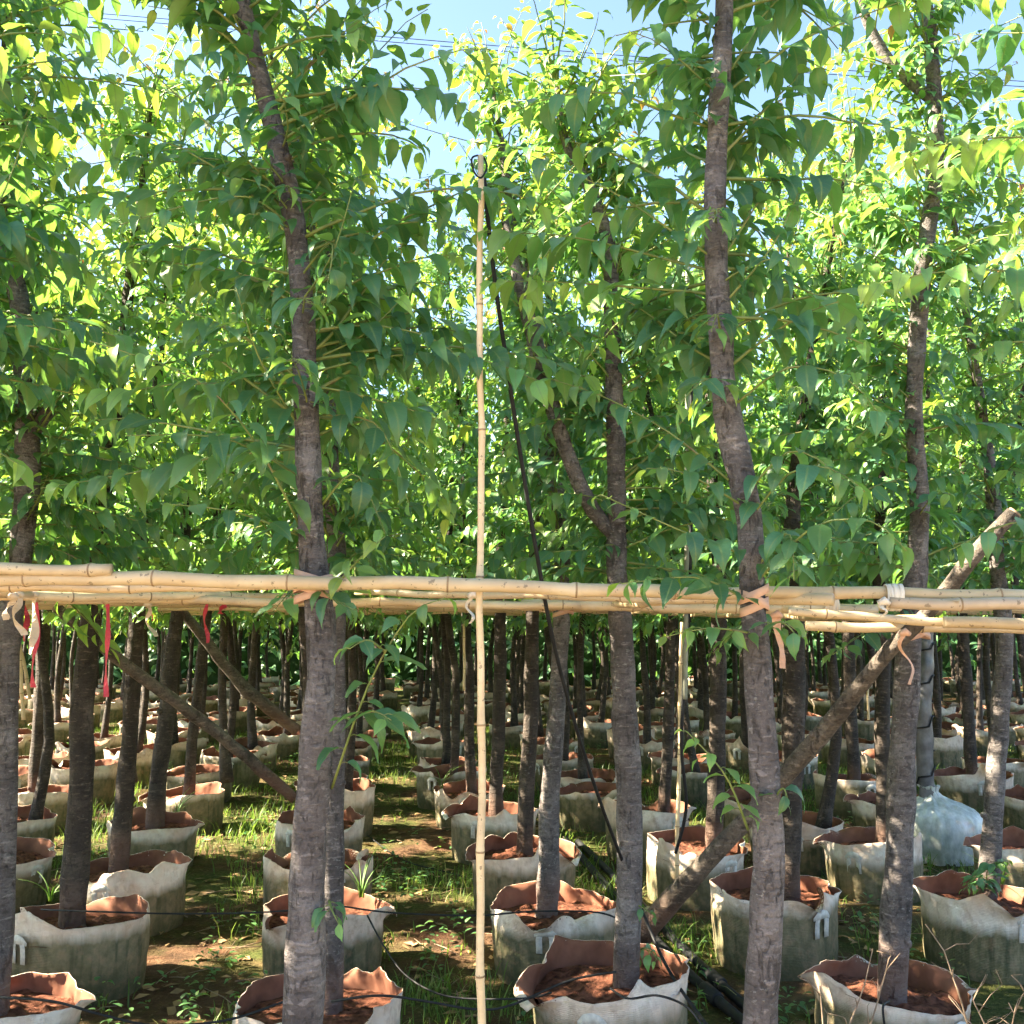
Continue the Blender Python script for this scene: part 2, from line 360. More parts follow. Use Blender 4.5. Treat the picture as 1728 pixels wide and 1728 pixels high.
# ------------------------------------------------------------------ leaves
def leaf_template(hi, bend, fold, curl, seed):
    r = random.Random(seed)
    if hi == 2: st = [(0, .015), (.14, .18), (.34, .235), (.58, .19), (.80, .075)]
    elif hi: st = [(0, .015), (.06, .095), (.18, .195), (.34, .235), (.50, .215), (.66, .150), (.79, .078), (.90, .030)]
    else: st = [(0, .02), (.20, .21), (.50, .22), (.80, .08)]
    V = []; L = []
    for y, w in st:
        a = bend*y
        yy = math.sin(a)/max(bend, 1e-3) if bend > 1e-3 else y
        zz = -(1-math.cos(a))/max(bend, 1e-3)
        for sx in (-1, 0, 1):
            ww = w*(1+r.uniform(-.09, .09)) if sx else 0
            V.append((sx*ww, yy + (abs(sx)*-.02), zz + abs(sx)*ww*fold + curl*sx*y*y*.2 + (r.uniform(-.02, .02) if sx else 0))); L.append((sx*1.0, y))
    a = bend; V.append((0, math.sin(a)/bend, -(1-math.cos(a))/bend - .02)); L.append((0, 1))
    T = []
    n = len(st)
    for i in range(n-1):
        for k in (0, 1):
            q = (i*3+k, i*3+k+1, i*3+3+k+1, i*3+3+k)
            T += [(q[0], q[1], q[2]), (q[0], q[2], q[3])]
    t = 3*n; b = (n-1)*3
    T += [(b, b+1, t), (b+1, b+2, t)]
    # petiole: a slim three-sided stalk reaching back to the shoot
    return np.array(V), np.array(L), np.array(T)
HI = [leaf_template(True, .3+.27*i, .22+.14*(i % 4), (-1)**i*.35*(i % 3), i) for i in range(7)]
MI = [leaf_template(2, .3+.27*i, .22+.14*(i % 4), (-1)**i*.35*(i % 3), i) for i in range(7)]
LO = [leaf_template(False, .4+.35*i, .3+.1*i, 0, i) for i in range(3)]
def leaves_mesh(name, leaves, tpls):
    """leaves: list of (Matrix, tone, variant) merged into one mesh"""
    Vs, Ls, Ts = [], [], []; off = 0
    by = {}
    for M, tone, v in leaves: by.setdefault(v % len(tpls), []).append((M, tone))
    for v, lst in by.items():
        V, L, T = tpls[v]; n = len(V); k = len(lst)
        A = np.array([M for M, t in lst], dtype=np.float64)
        W = np.einsum('kij,nj->kni', A[:, :3, :3], V) + A[:, None, :3, 3]
        lc = np.empty((k, n, 3)); lc[:, :, :2] = L[None]; lc[:, :, 2] = np.array([t for M, t in lst])[:, None]
        TT = T[None] + (np.arange(k)*n)[:, None, None] + off
        Vs.append(W.reshape(-1, 3)); Ls.append(lc.reshape(-1, 3)); Ts.append(TT.reshape(-1, 3)); off += k*n
    V = np.concatenate(Vs); L = np.concatenate(Ls); T = np.concatenate(Ts)
    me = bpy.data.meshes.new(name); me.vertices.add(len(V)); me.vertices.foreach_set('co', V.astype(np.float32).ravel())
    me.loops.add(len(T)*3); me.loops.foreach_set('vertex_index', T.astype(np.int32).ravel())
    me.polygons.add(len(T)); me.polygons.foreach_set('loop_start', np.arange(0, len(T)*3, 3, dtype=np.int32))
    me.polygons.foreach_set('use_smooth', np.ones(len(T), dtype=bool))
    a = me.attributes.new('lc', 'FLOAT_VECTOR', 'POINT'); a.data.foreach_set('vector', L.astype(np.float32).ravel())
    me.materials.append(M_LEAF); me.update(calc_edges=True); return me
TONES = [0, .25, .5, .8, 1.1, 1.6, 1.95]
LEAFMESH = {(v, k): leaves_mesh('leaf', [(Matrix.Identity(4), t, v)], HI) for v in range(len(HI)) for k, t in enumerate(TONES)}

def shoot_leaves(r, pts, spacing, size, young, bronze=False, hang=.36, start=.12):
    """alternate leaves along a shoot; returns list of (matrix, tone, variant)"""
    out = []; L = [0]
    for i in range(1, len(pts)): L.append(L[-1] + (pts[i]-pts[i-1]).length)
    tot = L[-1]; s = tot*start + r.uniform(0, spacing); k = 0; phase = r.uniform(0, 6.28)
    while s < tot:
        i = max(j for j in range(len(L)) if L[j] <= s); i = min(i, len(pts)-2)
        u = (s-L[i])/max(L[i+1]-L[i], 1e-6); p = pts[i].lerp(pts[i+1], u); t = (pts[i+1]-pts[i]).normalized()
        fr = s/tot
        sd = t.cross(Vector((0, 0, 1)))
        if sd.length < .15: sd = t.cross(Vector((math.cos(phase), math.sin(phase), 0)))
        sd.normalize(); sd *= (1 if k % 2 else -1)
        d = sd*r.uniform(.7, 1.0) + t*r.uniform(.25, .55) + Vector((0, 0, -1))*(hang*r.uniform(.7, 1.5)) + Vector((r.uniform(-.2, .2), r.uniform(-.2, .2), r.uniform(-.15, .15)))
        d.normalize()
        nrm = Vector((r.gauss(0, .30), r.gauss(-.25, .30), 1)); nrm = nrm - d*nrm.dot(d)
        if nrm.length < .1: nrm = sd.cross(d)
        nrm.normalize(); x = d.cross(nrm).normalized()
        tipf = max(0, (fr-.62)/.38)
        sz = size*r.uniform(.55, 1.22)*(1-.45*tipf**2)*(.8+.2*min(fr/.2, 1))
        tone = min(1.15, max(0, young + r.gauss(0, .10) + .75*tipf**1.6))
        if r.random() < .015: tone = r.uniform(.9, 1.3)
        if bronze and fr > .86: tone = r.uniform(1.25, 1.95); sz *= .8
        pet = .022*r.uniform(.7, 1.4); q = p + (d*.7+Vector((0, 0, .25)))*pet
        w = sz*r.uniform(.74, 1.12)
        M = Matrix(((x.x*w, d.x*sz, nrm.x*sz, q.x), (x.y*w, d.y*sz, nrm.y*sz, q.y), (x.z*w, d.z*sz, nrm.z*sz, q.z), (0, 0, 0, 1)))
        out.append((M, tone, r.randrange(15), p)); s += spacing*r.uniform(.7, 1.3)*(1-.35*tipf); k += 1
    return out
def shoot_mesh(mb_, pts, leaves, r0):
    n = len(pts); mb_.tube(pts, [max(r0*(1-.8*i/(n-1)), .0012) for i in range(n)], 5, 0)
    for M, t, v, p in leaves:
        q = Vector((M[0][3], M[1][3], M[2][3])); mb_.tube([p, (p+q)/2+Vector((0, 0, .003)), q], [.0013, .0011, .0010], 3, 0, caps=False)
def rand_shoot(r, p, az, el, length, droop, n=8):
    pts = [p.copy()]; d = Vector((math.cos(az)*math.cos(el), math.sin(az)*math.cos(el), math.sin(el)))
    for i in range(n):
        pts.append(pts[-1] + d*(length/n))
        d = (d + Vector((r.gauss(0, .10), r.gauss(0, .10), -droop*(.3+i/n)+r.gauss(0, .04)))).normalized()
    return pts
def path_at(path, z):
    for i in range(len(path)-1):
        a, ra = path[i]; b, rb = path[i+1]
        if a.z <= z <= b.z:
            u = (z-a.z)/max(b.z-a.z, 1e-6); return a.lerp(b, u), ra+(rb-ra)*u
    return path[-1]
def crown_shoots(r, path, z0, z1, n, avoid_cam=0.0, lmax=.75, size=.095):
    """shoots all round the stem, longer low down, with young tips near the top; returns [(pts, r0, leaves)]"""
    out = []; ztop = path[-1][0].z
    for i in range(n):
        z = z0 + (z1-z0)*((i+r.random())/n)**1.08; p, rad = path_at(path, z)
        for _ in range(20):
            az = r.uniform(0, 2*math.pi)
            if avoid_cam and -math.sin(az) > (1-avoid_cam*(1 if i < n*.45 else .25)): continue
            break
        h = (z-z0)/(z1-z0); el = math.radians(r.uniform(-14, 40) + 34*min(1, h*1.6))
        length = r.uniform(.40, 1)*lmax*(1.0-.30*h)
        pts = rand_shoot(r, p, az, el, length, r.uniform(.05, .20))
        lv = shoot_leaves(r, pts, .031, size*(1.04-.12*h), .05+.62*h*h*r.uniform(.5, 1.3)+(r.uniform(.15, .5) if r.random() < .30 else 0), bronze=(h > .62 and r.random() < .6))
        out.append((pts, .0034+.0026*r.random(), lv))
    p, rad = path[-1]
    for k in range(5):
        pts = rand_shoot(r, p, r.uniform(0, 6.28), math.radians(r.uniform(55, 85)), r.uniform(.25, .5), .04)
        out.append((pts, .005, shoot_leaves(r, pts, .034, size*.85, .45, bronze=r.random() < .6)))
    return out
def trunk_mesh(name, path, m, seg=12, seed=0, limbs=(), wob=.20, flare=True):
    r = random.Random(seed); mb_ = MB()
    rad = [q[1]*(1+.10*noise.noise(Vector((seed*3.7, 0, q[0].z*5)))+.06*noise.noise(Vector((seed*1.7, 5, q[0].z*17)))) for q in path]
    pts = [q[0]+Vector((noise.noise(Vector((seed*2.3, 1, q[0].z*2.2))), noise.noise(Vector((seed*2.3, 9, q[0].z*2.2))), 0))*min(.016, q[1]*.5) for q in path]
    if flare: rad = [v*(1+.35*max(0, 1-i/(len(path)*.07))**2) for i, v in enumerate(rad)]
    mb_.tube(pts, rad, seg, 0, wob=wob, seed=seed)
    for lp in limbs: mb_.tube([q[0] for q in lp], [q[1] for q in lp], 8, 0, wob=wob, seed=seed+3)
    for k in range(5):      # pruned knots
        p, ra = path[r.randrange(3, max(4, len(path)-4))]; a = r.uniform(0, 6.28); d = Vector((math.cos(a), math.sin(a), .5)).normalized()
        mb_.tube([p+d*ra*.6, p+d*ra*1.12, p+d*ra*1.28], [ra*.42, ra*.33, ra*.16], 7, 0, wob=.2, seed=k)
    return mb_.mesh(name, m)

def build_near_tree(label, path, seed, zc0, n_shoots, limit, heroes=(), limbs=(), avoid=0.0, bark=None, lmax=.75, group='nursery trees in grow bags', ctop=None, dens=2.0):
    """a tree with every shoot a part and its largest-showing leaves single objects"""
    r = random.Random(seed); base = path[0][0].copy()
    root = empty('nursery_tree', base); tag(root, label, 'tree', group)
    inv = Matrix.Translation(-base)
    loc = [(p-base, ra) for p, ra in path]
    link(bpy.data.objects.new('trunk', trunk_mesh('trunk', loc, bark or M_BARK, 14, seed, [[(p-base, ra) for p, ra in l] for l in limbs])), root)
    shoots = crown_shoots(r, path, zc0, ctop or path[-1][0].z, int(n_shoots*dens), avoid, lmax, .102) if n_shoots else []
    if n_shoots:
        for k in range(38):            # short leafy spurs hugging the stem
            p, ra = path_at(path, zc0+(path[-1][0].z-zc0)*r.random()**.8)
            pts = rand_shoot(r, p, -math.pi/2+r.gauss(0, 1.0) if p.z > 2.15 and k % 2 else r.uniform(0, 6.28), math.radians(r.uniform(-5, 50)), r.uniform(.12, .30), .25, 5)
            shoots.append((pts, .003, shoot_leaves(r, pts, .022, .085, .06)))
    for l in limbs:
        for k in range(9):
            p, ra = l[r.randrange(len(l)//2, len(l))]
            pts = rand_shoot(r, p, r.uniform(0, 6.28), math.radians(r.uniform(10, 60)), r.uniform(.3, .6), .12)
            shoots.append((pts, 0.004, shoot_leaves(r, pts, .032, .088, .15)))
    for (pp, size, young, sp) in heroes:
        pts = [q[0] for q in catmull([(Vector(p), .01) for p in pp], 10)]
        shoots.append((pts, .0034, shoot_leaves(r, pts, sp*.85, size*.92, young, start=.05)))
    rank = []
    for si, (pts, r0, lv) in enumerate(shoots):
        for li, (M, t, v, p) in enumerate(lv):
            pr = project((M[0][3], M[1][3], M[2][3]))
            if pr and -40 < pr[0] < 1768 and -40 < pr[1] < 1768:
                rank.append((pr[2], si, li))
    rank.sort(); single = {(si, li) for _, si, li in rank[:limit]}
    rest = []; rest_tw = MB()
    for si, (pts, r0, lv) in enumerate(shoots):
        own = [li for li in range(len(lv)) if (si, li) in single]
        if own:
            b = MB(); shoot_mesh(b, [p-base for p in pts], [(inv@M, t, v, p-base) for M, t, v, p in lv], r0); br = b.build('branch', M_TWIG, root)
            for li in own:
                M, t, v, p = lv[li]
                k = min(range(len(TONES)), key=lambda q: abs(TONES[q]-t))
                o = bpy.data.objects.new('leaf', LEAFMESH[(v % len(HI), k)]); o.matrix_local = inv@M; o.parent = br; o.matrix_local = inv@M; COL.objects.link(o)
        else:
            shoot_mesh(rest_tw, [p-base for p in pts], [], r0)
        rest += [(inv@M, t, v) for li, (M, t, v, p) in enumerate(lv) if li not in own]
    if rest:
        tag(link(bpy.data.objects.new('crown', leaves_mesh('crown', rest, MI)), root), kind='stuff')
    if rest_tw.v: tag(rest_tw.build('twigs', M_TWIG, root), kind='stuff')
    return root

# ------------------------------------------------------------------ grow bags
R_BAG = .265; SOIL_Z = .255
def tri(x): return 2*abs((x/math.pi) % 2 - 1) - 1          # sharp-edged fold wave
def bag_wall_mesh(seed):
    """sewn fabric bag: slumped wall below, loose collar above that leans, creases and folds over"""
    r = random.Random(seed*13+5); n = 144
    ph = [r.uniform(0, 6.28) for _ in range(12)]
    amp = r.uniform(.5, 1.15)
    dog = [(r.uniform(0, 6.28), r.uniform(.25, .5), r.choice((-1, 1, 1))*r.uniform(.35, .75)) for _ in range(3)]   # turned-down corners
    pk = [(r.uniform(0, 6.28), r.uniform(.01, .045), r.uniform(.2, .6)) for _ in range(3)]
    def ad(a, b): return abs((a-b+math.pi) % (2*math.pi) - math.pi)
    sq = [r.uniform(-.035, .035) for _ in range(4)]
    low = [(0, .965), (.04, .985), (.08, 1.0), (.12, 1.0), (.16, 1.012), (.19, 1.016), (.215, 1.012)]
    K = 6; V = []; F_ = []; M_ = []
    for j in range(n):
        a = 2*math.pi*j/n; c, s_ = math.cos(a), math.sin(a)
        def crum(z, k): 
            q = noise.noise(Vector((c*k+ph[9], s_*k, z*k*4+seed))); return 1-2*abs(q)
        pts = []
        for z, k in low:
            k += sq[0]*math.sin(2*a)+sq[1]*math.cos(2*a)+(sq[2]*math.sin(3*a)+sq[3]*math.cos(4*a))*.6
            pts.append((R_BAG*(k+.014*crum(z, 3)*(.3+z*3)+.006*tri(8*a+ph[0])*z*5), z))
        L = .092 + .012*math.sin(2*a+ph[1]) + .005*tri(5*a+ph[2]) + sum(h*max(0, 1-ad(a, q)/w) for q, h, w in pk)
        phi = amp*(.17*math.sin(3*a+ph[3]) + .13*tri(5*a+ph[4]) + .06*tri(11*a+ph[5])) - .03
        kap = amp*(.09*math.sin(2*a+ph[6]) + .06*tri(5*a+ph[7])) + sum(q2*max(0, 1-ad(a, q)/w) for q, w, q2 in dog)
        rr, z = pts[-1]
        for i in range(K):
            an = phi*(i+1)/K*1.5 + kap*i*.62
            an = max(-1.5, min(2.2, an))
            rr += math.sin(an)*L/K; z += math.cos(an)*L/K
            pts.append((max(rr + .009*crum(z, 6)*((i+1)/K), R_BAG*.55), z))
        ins = [(q[0]-.003, q[1]-.0005) for q in pts[::-1][:K]] + [(pts[5][0]-.008, .17)]
        for q, z in pts+ins: V.append((q*c, q*s_, z))
    rows = len(low)+K; tot = rows+K+1
    for j in range(n):
        k = (j+1) % n
        for i in range(tot-1):
            F_.append((j*tot+i, k*tot+i, k*tot+i+1, j*tot+i+1)); M_.append(0 if i < rows else 1)
    mb_ = MB(); mb_.v = V; mb_.f = F_; mb_.m = M_
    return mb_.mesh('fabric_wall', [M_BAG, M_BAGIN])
def soil_mesh(seed):
    mb_ = MB(); n = 48; V = []; rings = [0]+[.1*i for i in range(1, 10)]+[.99]
    for q in rings:
        for j in range(n if q else 1):
            a = 2*math.pi*j/n; x, y = R_BAG*q*math.cos(a), R_BAG*q*math.sin(a)
            clod = max(0, noise.noise(Vector((x*34+seed*3, y*34, seed))))*.028 + .02*noise.noise(Vector((x*9+seed, y*9, seed)))
            V.append((x, y, SOIL_Z-.022+.025*(1-q)+clod))
    Fc = [(0, 1+j, 1+(j+1) % n) for j in range(n)]
    for i in range(len(rings)-2):
        b = 1+i*n; Fc += [(b+j, b+n+j, b+n+(j+1) % n, b+(j+1) % n) for j in range(n)]
    mb_.add(V, Fc); return mb_.mesh('soil', M_SOIL)
def strap_mesh(seed):
    r = random.Random(seed); mb_ = MB(); a0 = -math.pi/2 + r.uniform(-.45, .45)
    def wp(a, z, o=.008):
        k = 1.02+.02*max(0, z-.2)/.1
        return Vector((math.cos(a)*(R_BAG*k+o), math.sin(a)*(R_BAG*k+o), z))
    tang = Vector((-math.sin(a0), math.cos(a0), 0))
    for s in (-1, 1):
        a = a0+s*.10
        mb_.strip([wp(a, .165, .006), wp(a, .195, .007), wp(a, .225, .009), wp(a-s*.02, .245, .010)], .026, tang, .002)
    top = [wp(a0-.17, .240, .009), wp(a0-.10, .252, .011), wp(a0, .257, .0125), wp(a0+.10, .252, .011), wp(a0+.17, .240, .009)]
    mb_.strip(top, [.012, .028, .034, .028, .012], (0, 0, 1), .002)
    return mb_.mesh('strap_handle', M_STRAP)
BAGS = [(bag_wall_mesh(i), soil_mesh(i), strap_mesh(i)) for i in range(16)]
bag_count = [0]
def place_bag(x, y, label, group, var=None, rot=None, scale=1.0, near=True, strap=True):
    i = bag_count[0]; bag_count[0] += 1
    w, s, h = BAGS[(i*5+3) % len(BAGS) if var is None else var]
    root = empty('grow_bag', (x, y, gz(x, y)-.01)); tag(root, label, 'grow bag', group)
    rz = rng.uniform(-.5, .5) if rot is None else rot
    if not near: rz = rng.uniform(-.9, .9)
    root.rotation_euler = (rng.uniform(-.05, .05), rng.uniform(-.05, .05), rz); root.scale = (scale*rng.uniform(.95, 1.05), scale*rng.uniform(.95, 1.05), scale*rng.uniform(.88, 1.12))
    link(bpy.data.objects.new('fabric_wall', w), root); link(bpy.data.objects.new('soil', s), root)
    if strap: link(bpy.data.objects.new('strap_handle', h), root)
    return root

# ------------------------------------------------------------------ near bags and trees, read off the rows in view
ORD = ['first', 'second', 'third', 'fourth', 'fifth', 'sixth', 'seventh', 'eighth', 'ninth', 'tenth', 'eleventh', 'twelfth', 'thirteenth', 'fourteenth', 'fifteenth', 'sixteenth']
BG = 'white grow bags standing in rows'
near_bags = [
    # centre px, soil line px, label
    (-13, 1695, 'large white grow bag cut by the lower left corner of the photo'),
    (541, 1690, 'white grow bag at the bottom edge right behind the thick left trunk'),
    (1033, 1678, 'wide pinkish white grow bag at the bottom edge right of the upright bamboo stake'),
    (1497, 1662, 'pinkish grow bag with torn orange rim at bottom right, dry twigs in front of it'),
    (130, 1560, 'large pale bag with green stained wall, second row, nearest the left edge'),
    (547, 1532, 'grow bag in the second row, half hidden by the thick left trunk'),
    (935, 1532, 'white peaked-rim grow bag in the second row just right of the bamboo stake'),
    (1305, 1522, 'brown stained grow bag in the second row directly behind the right front trunk'),
    (1660, 1530, 'long white grow bag in the second row cut by the right edge, sprouts in it'),
    (215, 1472, 'crumpled cream grow bag in the third row behind the large pale left one'),
    (537, 1458, 'grow bag in the third row half hidden by the thick left trunk'),
    (883, 1446, 'pinkish white grow bag in the third row, touched by the bamboo stake'),
    (1170, 1436, 'dark stained grow bag in the third row behind the upper end of the black pipes'),
    (1475, 1428, 'grow bag with clean pale collar in the third row left of the film wrapped pot'),
    (1737, 1432, 'third row grow bag cut by the right edge of the photo'),
    (8, 1392, 'fourth row grow bag with orange inside, cut by the left edge'),
    (256, 1392, 'sunlit cream grow bag in the fourth row at left with a grass tuft in it'),
    (540, 1388, 'fourth row grow bag peeping out on both sides of the thick left trunk'),
    (830, 1376, 'fourth row grow bag with white strap, crossed by the bamboo stake'),
    (1091, 1376, 'fourth row grow bag with dark green wall behind the forked trunk'),
    (1345, 1392, 'fourth row grow bag mostly hidden behind the right front trunk and the log'),
    (68, 1338, 'fifth row grow bag with pale blue strap near the left edge'),
    (313, 1340, 'dark walled grow bag in the fifth row at the left, frilly pale rim'),
    (570, 1345, 'fifth row grow bag right behind the thick left trunk'),
    (793, 1334, 'fifth row grow bag left half crossed by the bamboo stake'),
    (1003, 1334, 'fifth row grow bag with low crumpled rim between two leaning trunks'),
    (1441, 1320, 'fifth row grow bag with jagged white rim right of the leaning log'),
    (1646, 1314, 'fifth row grow bag with rusty band right of the film wrapped pot'),
    (135, 1303, 'sixth row grow bag with wavy rim at the left'),
    (338, 1300, 'sixth row grow bag with orange lit inside at the left'),
    (762, 1303, 'sixth row grow bag with dark wall left of the bamboo stake'),
]
placed = []
for i, (cx, cy, lab) in enumerate(near_bags):
    d = depth_on(cy, SOIL_Z); p = at(cx, cy, d); placed.append((p.x, p.y))
    place_bag(p.x, p.y, lab, BG, near=True, scale=1.0)
# film wrapped pot
def soil_point(cx, cy): d = depth_on(cy, SOIL_Z); return at(cx, cy, d)
WR = soil_point(1586, 1378); placed.append((WR.x, WR.y))

TG = 'nursery trees in grow bags'
def trace(d, rows):
    return [(at(x, y, d), pxm(w, at(x, y, d))/2) for x, y, w in rows]
def finish(path, top, r, lean=.25):
    """carry a traced stem on upward to its top"""
    p, ra = path[-1]; q, _ = path[-2]; d = (p-q).normalized(); out = list(path); n = 6
    z0 = p.z; dz = (top-z0)/n
    d = Vector((d.x*lean, d.y*lean, 1)).normalized()
    for i in range(1, n+1):
        d = (d + Vector((r.gauss(0, .05), r.gauss(0, .05), .08))).normalized()
        p = p + d*(dz/d.z); out.append((p.copy(), max(ra*(1-.78*i/n), .006)))
    return out
dA, dB = 2.41, 2.27
def H(d0, *pp): return [at(x, y, d0+dd) for x, y, dd in pp]
# --- front left tree
pA = trace(dA, [(512, 1990, 72), (513, 1728, 68), (520, 1550, 63), (527, 1400, 58), (534, 1200, 53), (537, 1060, 48), (530, 960, 43), (526, 800, 43), (516, 640, 42), (507, 500, 38), (492, 350, 36), (465, 210, 34), (430, 90, 30), (402, -20, 27), (385, -150, 22)])
pA = [(p, r_) for p, r_ in pA]; pA = catmull(finish(pA, 4.15, rng), 60)
heroA = [(H(dA, (505, 885, 0), (430, 745, -.15), (330, 640, -.3), (150, 575, -.42)), .105, .45, .045),
         (H(dA, (500, 800, 0), (380, 740, -.2), (215, 735, -.35)), .085, .10, .042),
         (H(dA, (508, 905, 0), (400, 865, -.18), (280, 850, -.3)), .085, .05, .042),
         (H(dA, (505, 720, 0), (440, 610, -.15), (398, 485, -.25)), .095, .40, .045),
         (H(dA, (515, 650, 0), (400, 560, -.1), (240, 500, -.2)), .09, .05, .045),
         (H(dA, (545, 700, 0), (640, 720, -.05), (690, 850, -.05)), .10, 0, .045),
         (H(dA, (545, 600, 0), (620, 560, .0), (700, 480, .0)), .095, .15, .045),
         (H(dA, (545, 850, 0), (600, 800, -.05), (650, 900, -.08)), .10, 0, .04),
         (H(dA, (560, 1330, 0), (620, 1160, -.15), (690, 1040, -.25), (750, 1010, -.3)), .10, .10, .055),
         (H(dA, (600, 1210, -.08), (630, 1200, -.2), (660, 1215, -.28)), .105, .15, .045),
         (H(dA, (650, 1100, -.18), (620, 1080, -.24), (590, 1095, -.28)), .095, .08, .045),

         (H(dA, (550, 1010, 0), (600, 950, -.12), (650, 905, -.2)), .085, .62, .05),
         (H(dA, (540, 990, 0), (560, 1010, -.08), (600, 1030, -.12)), .095, .08, .03),
         (H(dA, (470, 320, 0), (330, 190, -.15), (190, 60, -.25)), .085, .35, .042),
         (H(dA, (490, 380, 0), (400, 330, -.1), (200, 380, -.2)), .09, .05, .042),
         (H(dA, (500, 520, 0), (560, 430, -.1), (600, 300, -.15)), .09, .12, .04),
         (H(dA, (505, 470, 0), (560, 410, -.15), (545, 520, -.2)), .10, .02, .035),
         (H(dA, (460, 180, 0), (540, 90, 0), (620, 40, 0)), .095, .05, .035),
         (H(dA, (430, 100, 0), (330, 30, 0), (250, 10, 0)), .095, .05, .035),
         (H(dA, (555, 1520, 0), (562, 1540, -.05), (572, 1560, -.05)), .06, .1, .018)]
build_near_tree('thick grey trunked tree at front left, its trunk running the full height', pA, 11, 1.9, 66, 300, heroA, avoid=.65)
# --- front right tree
pB = trace(dB, [(1288, 2000, 58), (1288, 1728, 55), (1290, 1560, 54), (1290, 1400, 52), (1287, 1250, 50), (1283, 1100, 46), (1272, 1000, 42), (1264, 880, 44), (1245, 780, 46), (1226, 690, 46), (1218, 600, 42), (1211, 480, 38), (1208, 330, 36), (1211, 180, 34), (1217, 80, 32), (1222, -30, 28), (1226, -150, 22)])
pB = catmull(finish(pB, 4.1, rng), 60)
heroB = [(H(dB, (1230, 810, 0), (1130, 730, .05), (1020, 670, .1), (930, 640, .15)), .09, .08, .045),
         (H(dB, (1268, 940, 0), (1160, 900, -.1), (1015, 835, -.15)), .09, .08, .042),
         (H(dB, (1265, 860, 0), (1160, 800, -.1), (1090, 790, -.15)), .085, .12, .045),
         (H(dB, (1232, 690, 0), (1330, 620, -.1), (1430, 640, -.15), (1500, 720, -.2)), .095, .10, .038),
         (H(dB, (1255, 840, 0), (1340, 760, -.1), (1450, 830, -.2)), .09, .10, .038),
         (H(dB, (1262, 880, 0), (1330, 800, -.1), (1400, 790, -.2), (1460, 830, -.25)), .085, .12, .04),
         (H(dB, (1275, 985, 0), (1370, 890, -.15), (1470, 880, -.25), (1530, 930, -.3)), .105, .05, .042),
         (H(dB, (1275, 960, 0), (1330, 900, -.1), (1340, 980, -.15)), .09, .02, .035),
         (H(dB, (1215, 520, 0), (1300, 420, -.05), (1350, 320, -.05)), .09, .02, .035),
         (H(dB, (1212, 450, 0), (1280, 340, -.02), (1330, 270, 0)), .09, .08, .038),
         (H(dB, (1215, 560, -.01), (1210, 530, -.1), (1200, 560, -.14)), .10, .02, .022),
         (H(dB, (1225, 660, -.01), (1190, 640, -.1), (1140, 690, -.14)), .085, .10, .03),
         (H(dB, (1262, 1400, -.02), (1225, 1310, -.1), (1160, 1235, -.16)), .062, .45, .030),
         (H(dB, (1300, 1360, 0), (1320, 1330, -.05), (1330, 1350, -.06)), .075, .05, .03),
         (H(dB, (1270, 1020, 0), (1180, 975, -.1), (1050, 985, -.16)), .09, .05, .035),
         (H(dB, (1278, 1070, 0), (1200, 1060, -.08), (1120, 1075, -.1)), .06, .6, .03),
         (H(dB, (1285, 1060, 0), (1320, 1050, -.1), (1350, 1080, -.14)), .075, .05, .025),
         (H(dB, (1218, 90, 0), (1320, 90, 0), (1400, 120, 0)), .105, .1, .035),
         (H(dB, (1218, 120, 0), (1130, 110, 0), (1060, 150, 0)), .10, .2, .04),
         (H(dB, (1220, 30, 0), (1130, 40, -.05), (1040, 60, -.1)), .09, .35, .045)]
build_near_tree('slender tree at front right, purple-grey trunk ringed with pale lenticels, full height', pB, 23, 2.05, 46, 300, heroB, avoid=.6, lmax=.66)
# --- trees just past the frame edges whose sprays reach into view
pL = finish([(Vector((-1.52, 2.40, .2)), .045), (Vector((-1.50, 2.40, 1.2)), .04), (Vector((-1.47, 2.42, 1.9)), .036)], 4.1, rng)
heroL = [(H(1.95, (-120, 700, 0), (-40, 740, 0), (40, 790, 0)), .095, .6, .04), (H(2.0, (-150, 130, 0), (0, 60, 0), (110, 60, .1)), .10, .55, .04),
         (H(2.3, (-120, 520, 0), (0, 340, 0), (70, 130, 0)), .085, .3, .05)]
build_near_tree('tree left of the frame, only its leafy sprays reaching in at the left edge', pL, 31, 2.1, 60, 200, heroL, avoid=.8)
pR = finish([(Vector((1.56, 2.36, .2)), .045), (Vector((1.56, 2.36, 1.2)), .04), (Vector((1.52, 2.36, 1.9)), .036)], 4.1, rng)
heroR = [(H(2.0, (1960, 270, .1), (1800, 235, .05), (1640, 235, 0), (1530, 262, 0)), .105, .52, .030), (H(1.95, (1980, 520, .1), (1800, 470, .05), (1620, 455, 0), (1455, 485, 0)), .10, .50, .030),
         (H(2.1, (1900, 700, 0), (1740, 580, 0), (1640, 600, 0)), .08, .1, .04), (H(2.1, (1850, 900, 0), (1720, 880, 0), (1600, 930, 0)), .08, .2, .05)]
build_near_tree('tree right of the frame, only its bright hanging sprays reaching in at the upper right', pR, 37, 2.3, 34, 160, heroR, avoid=.8)

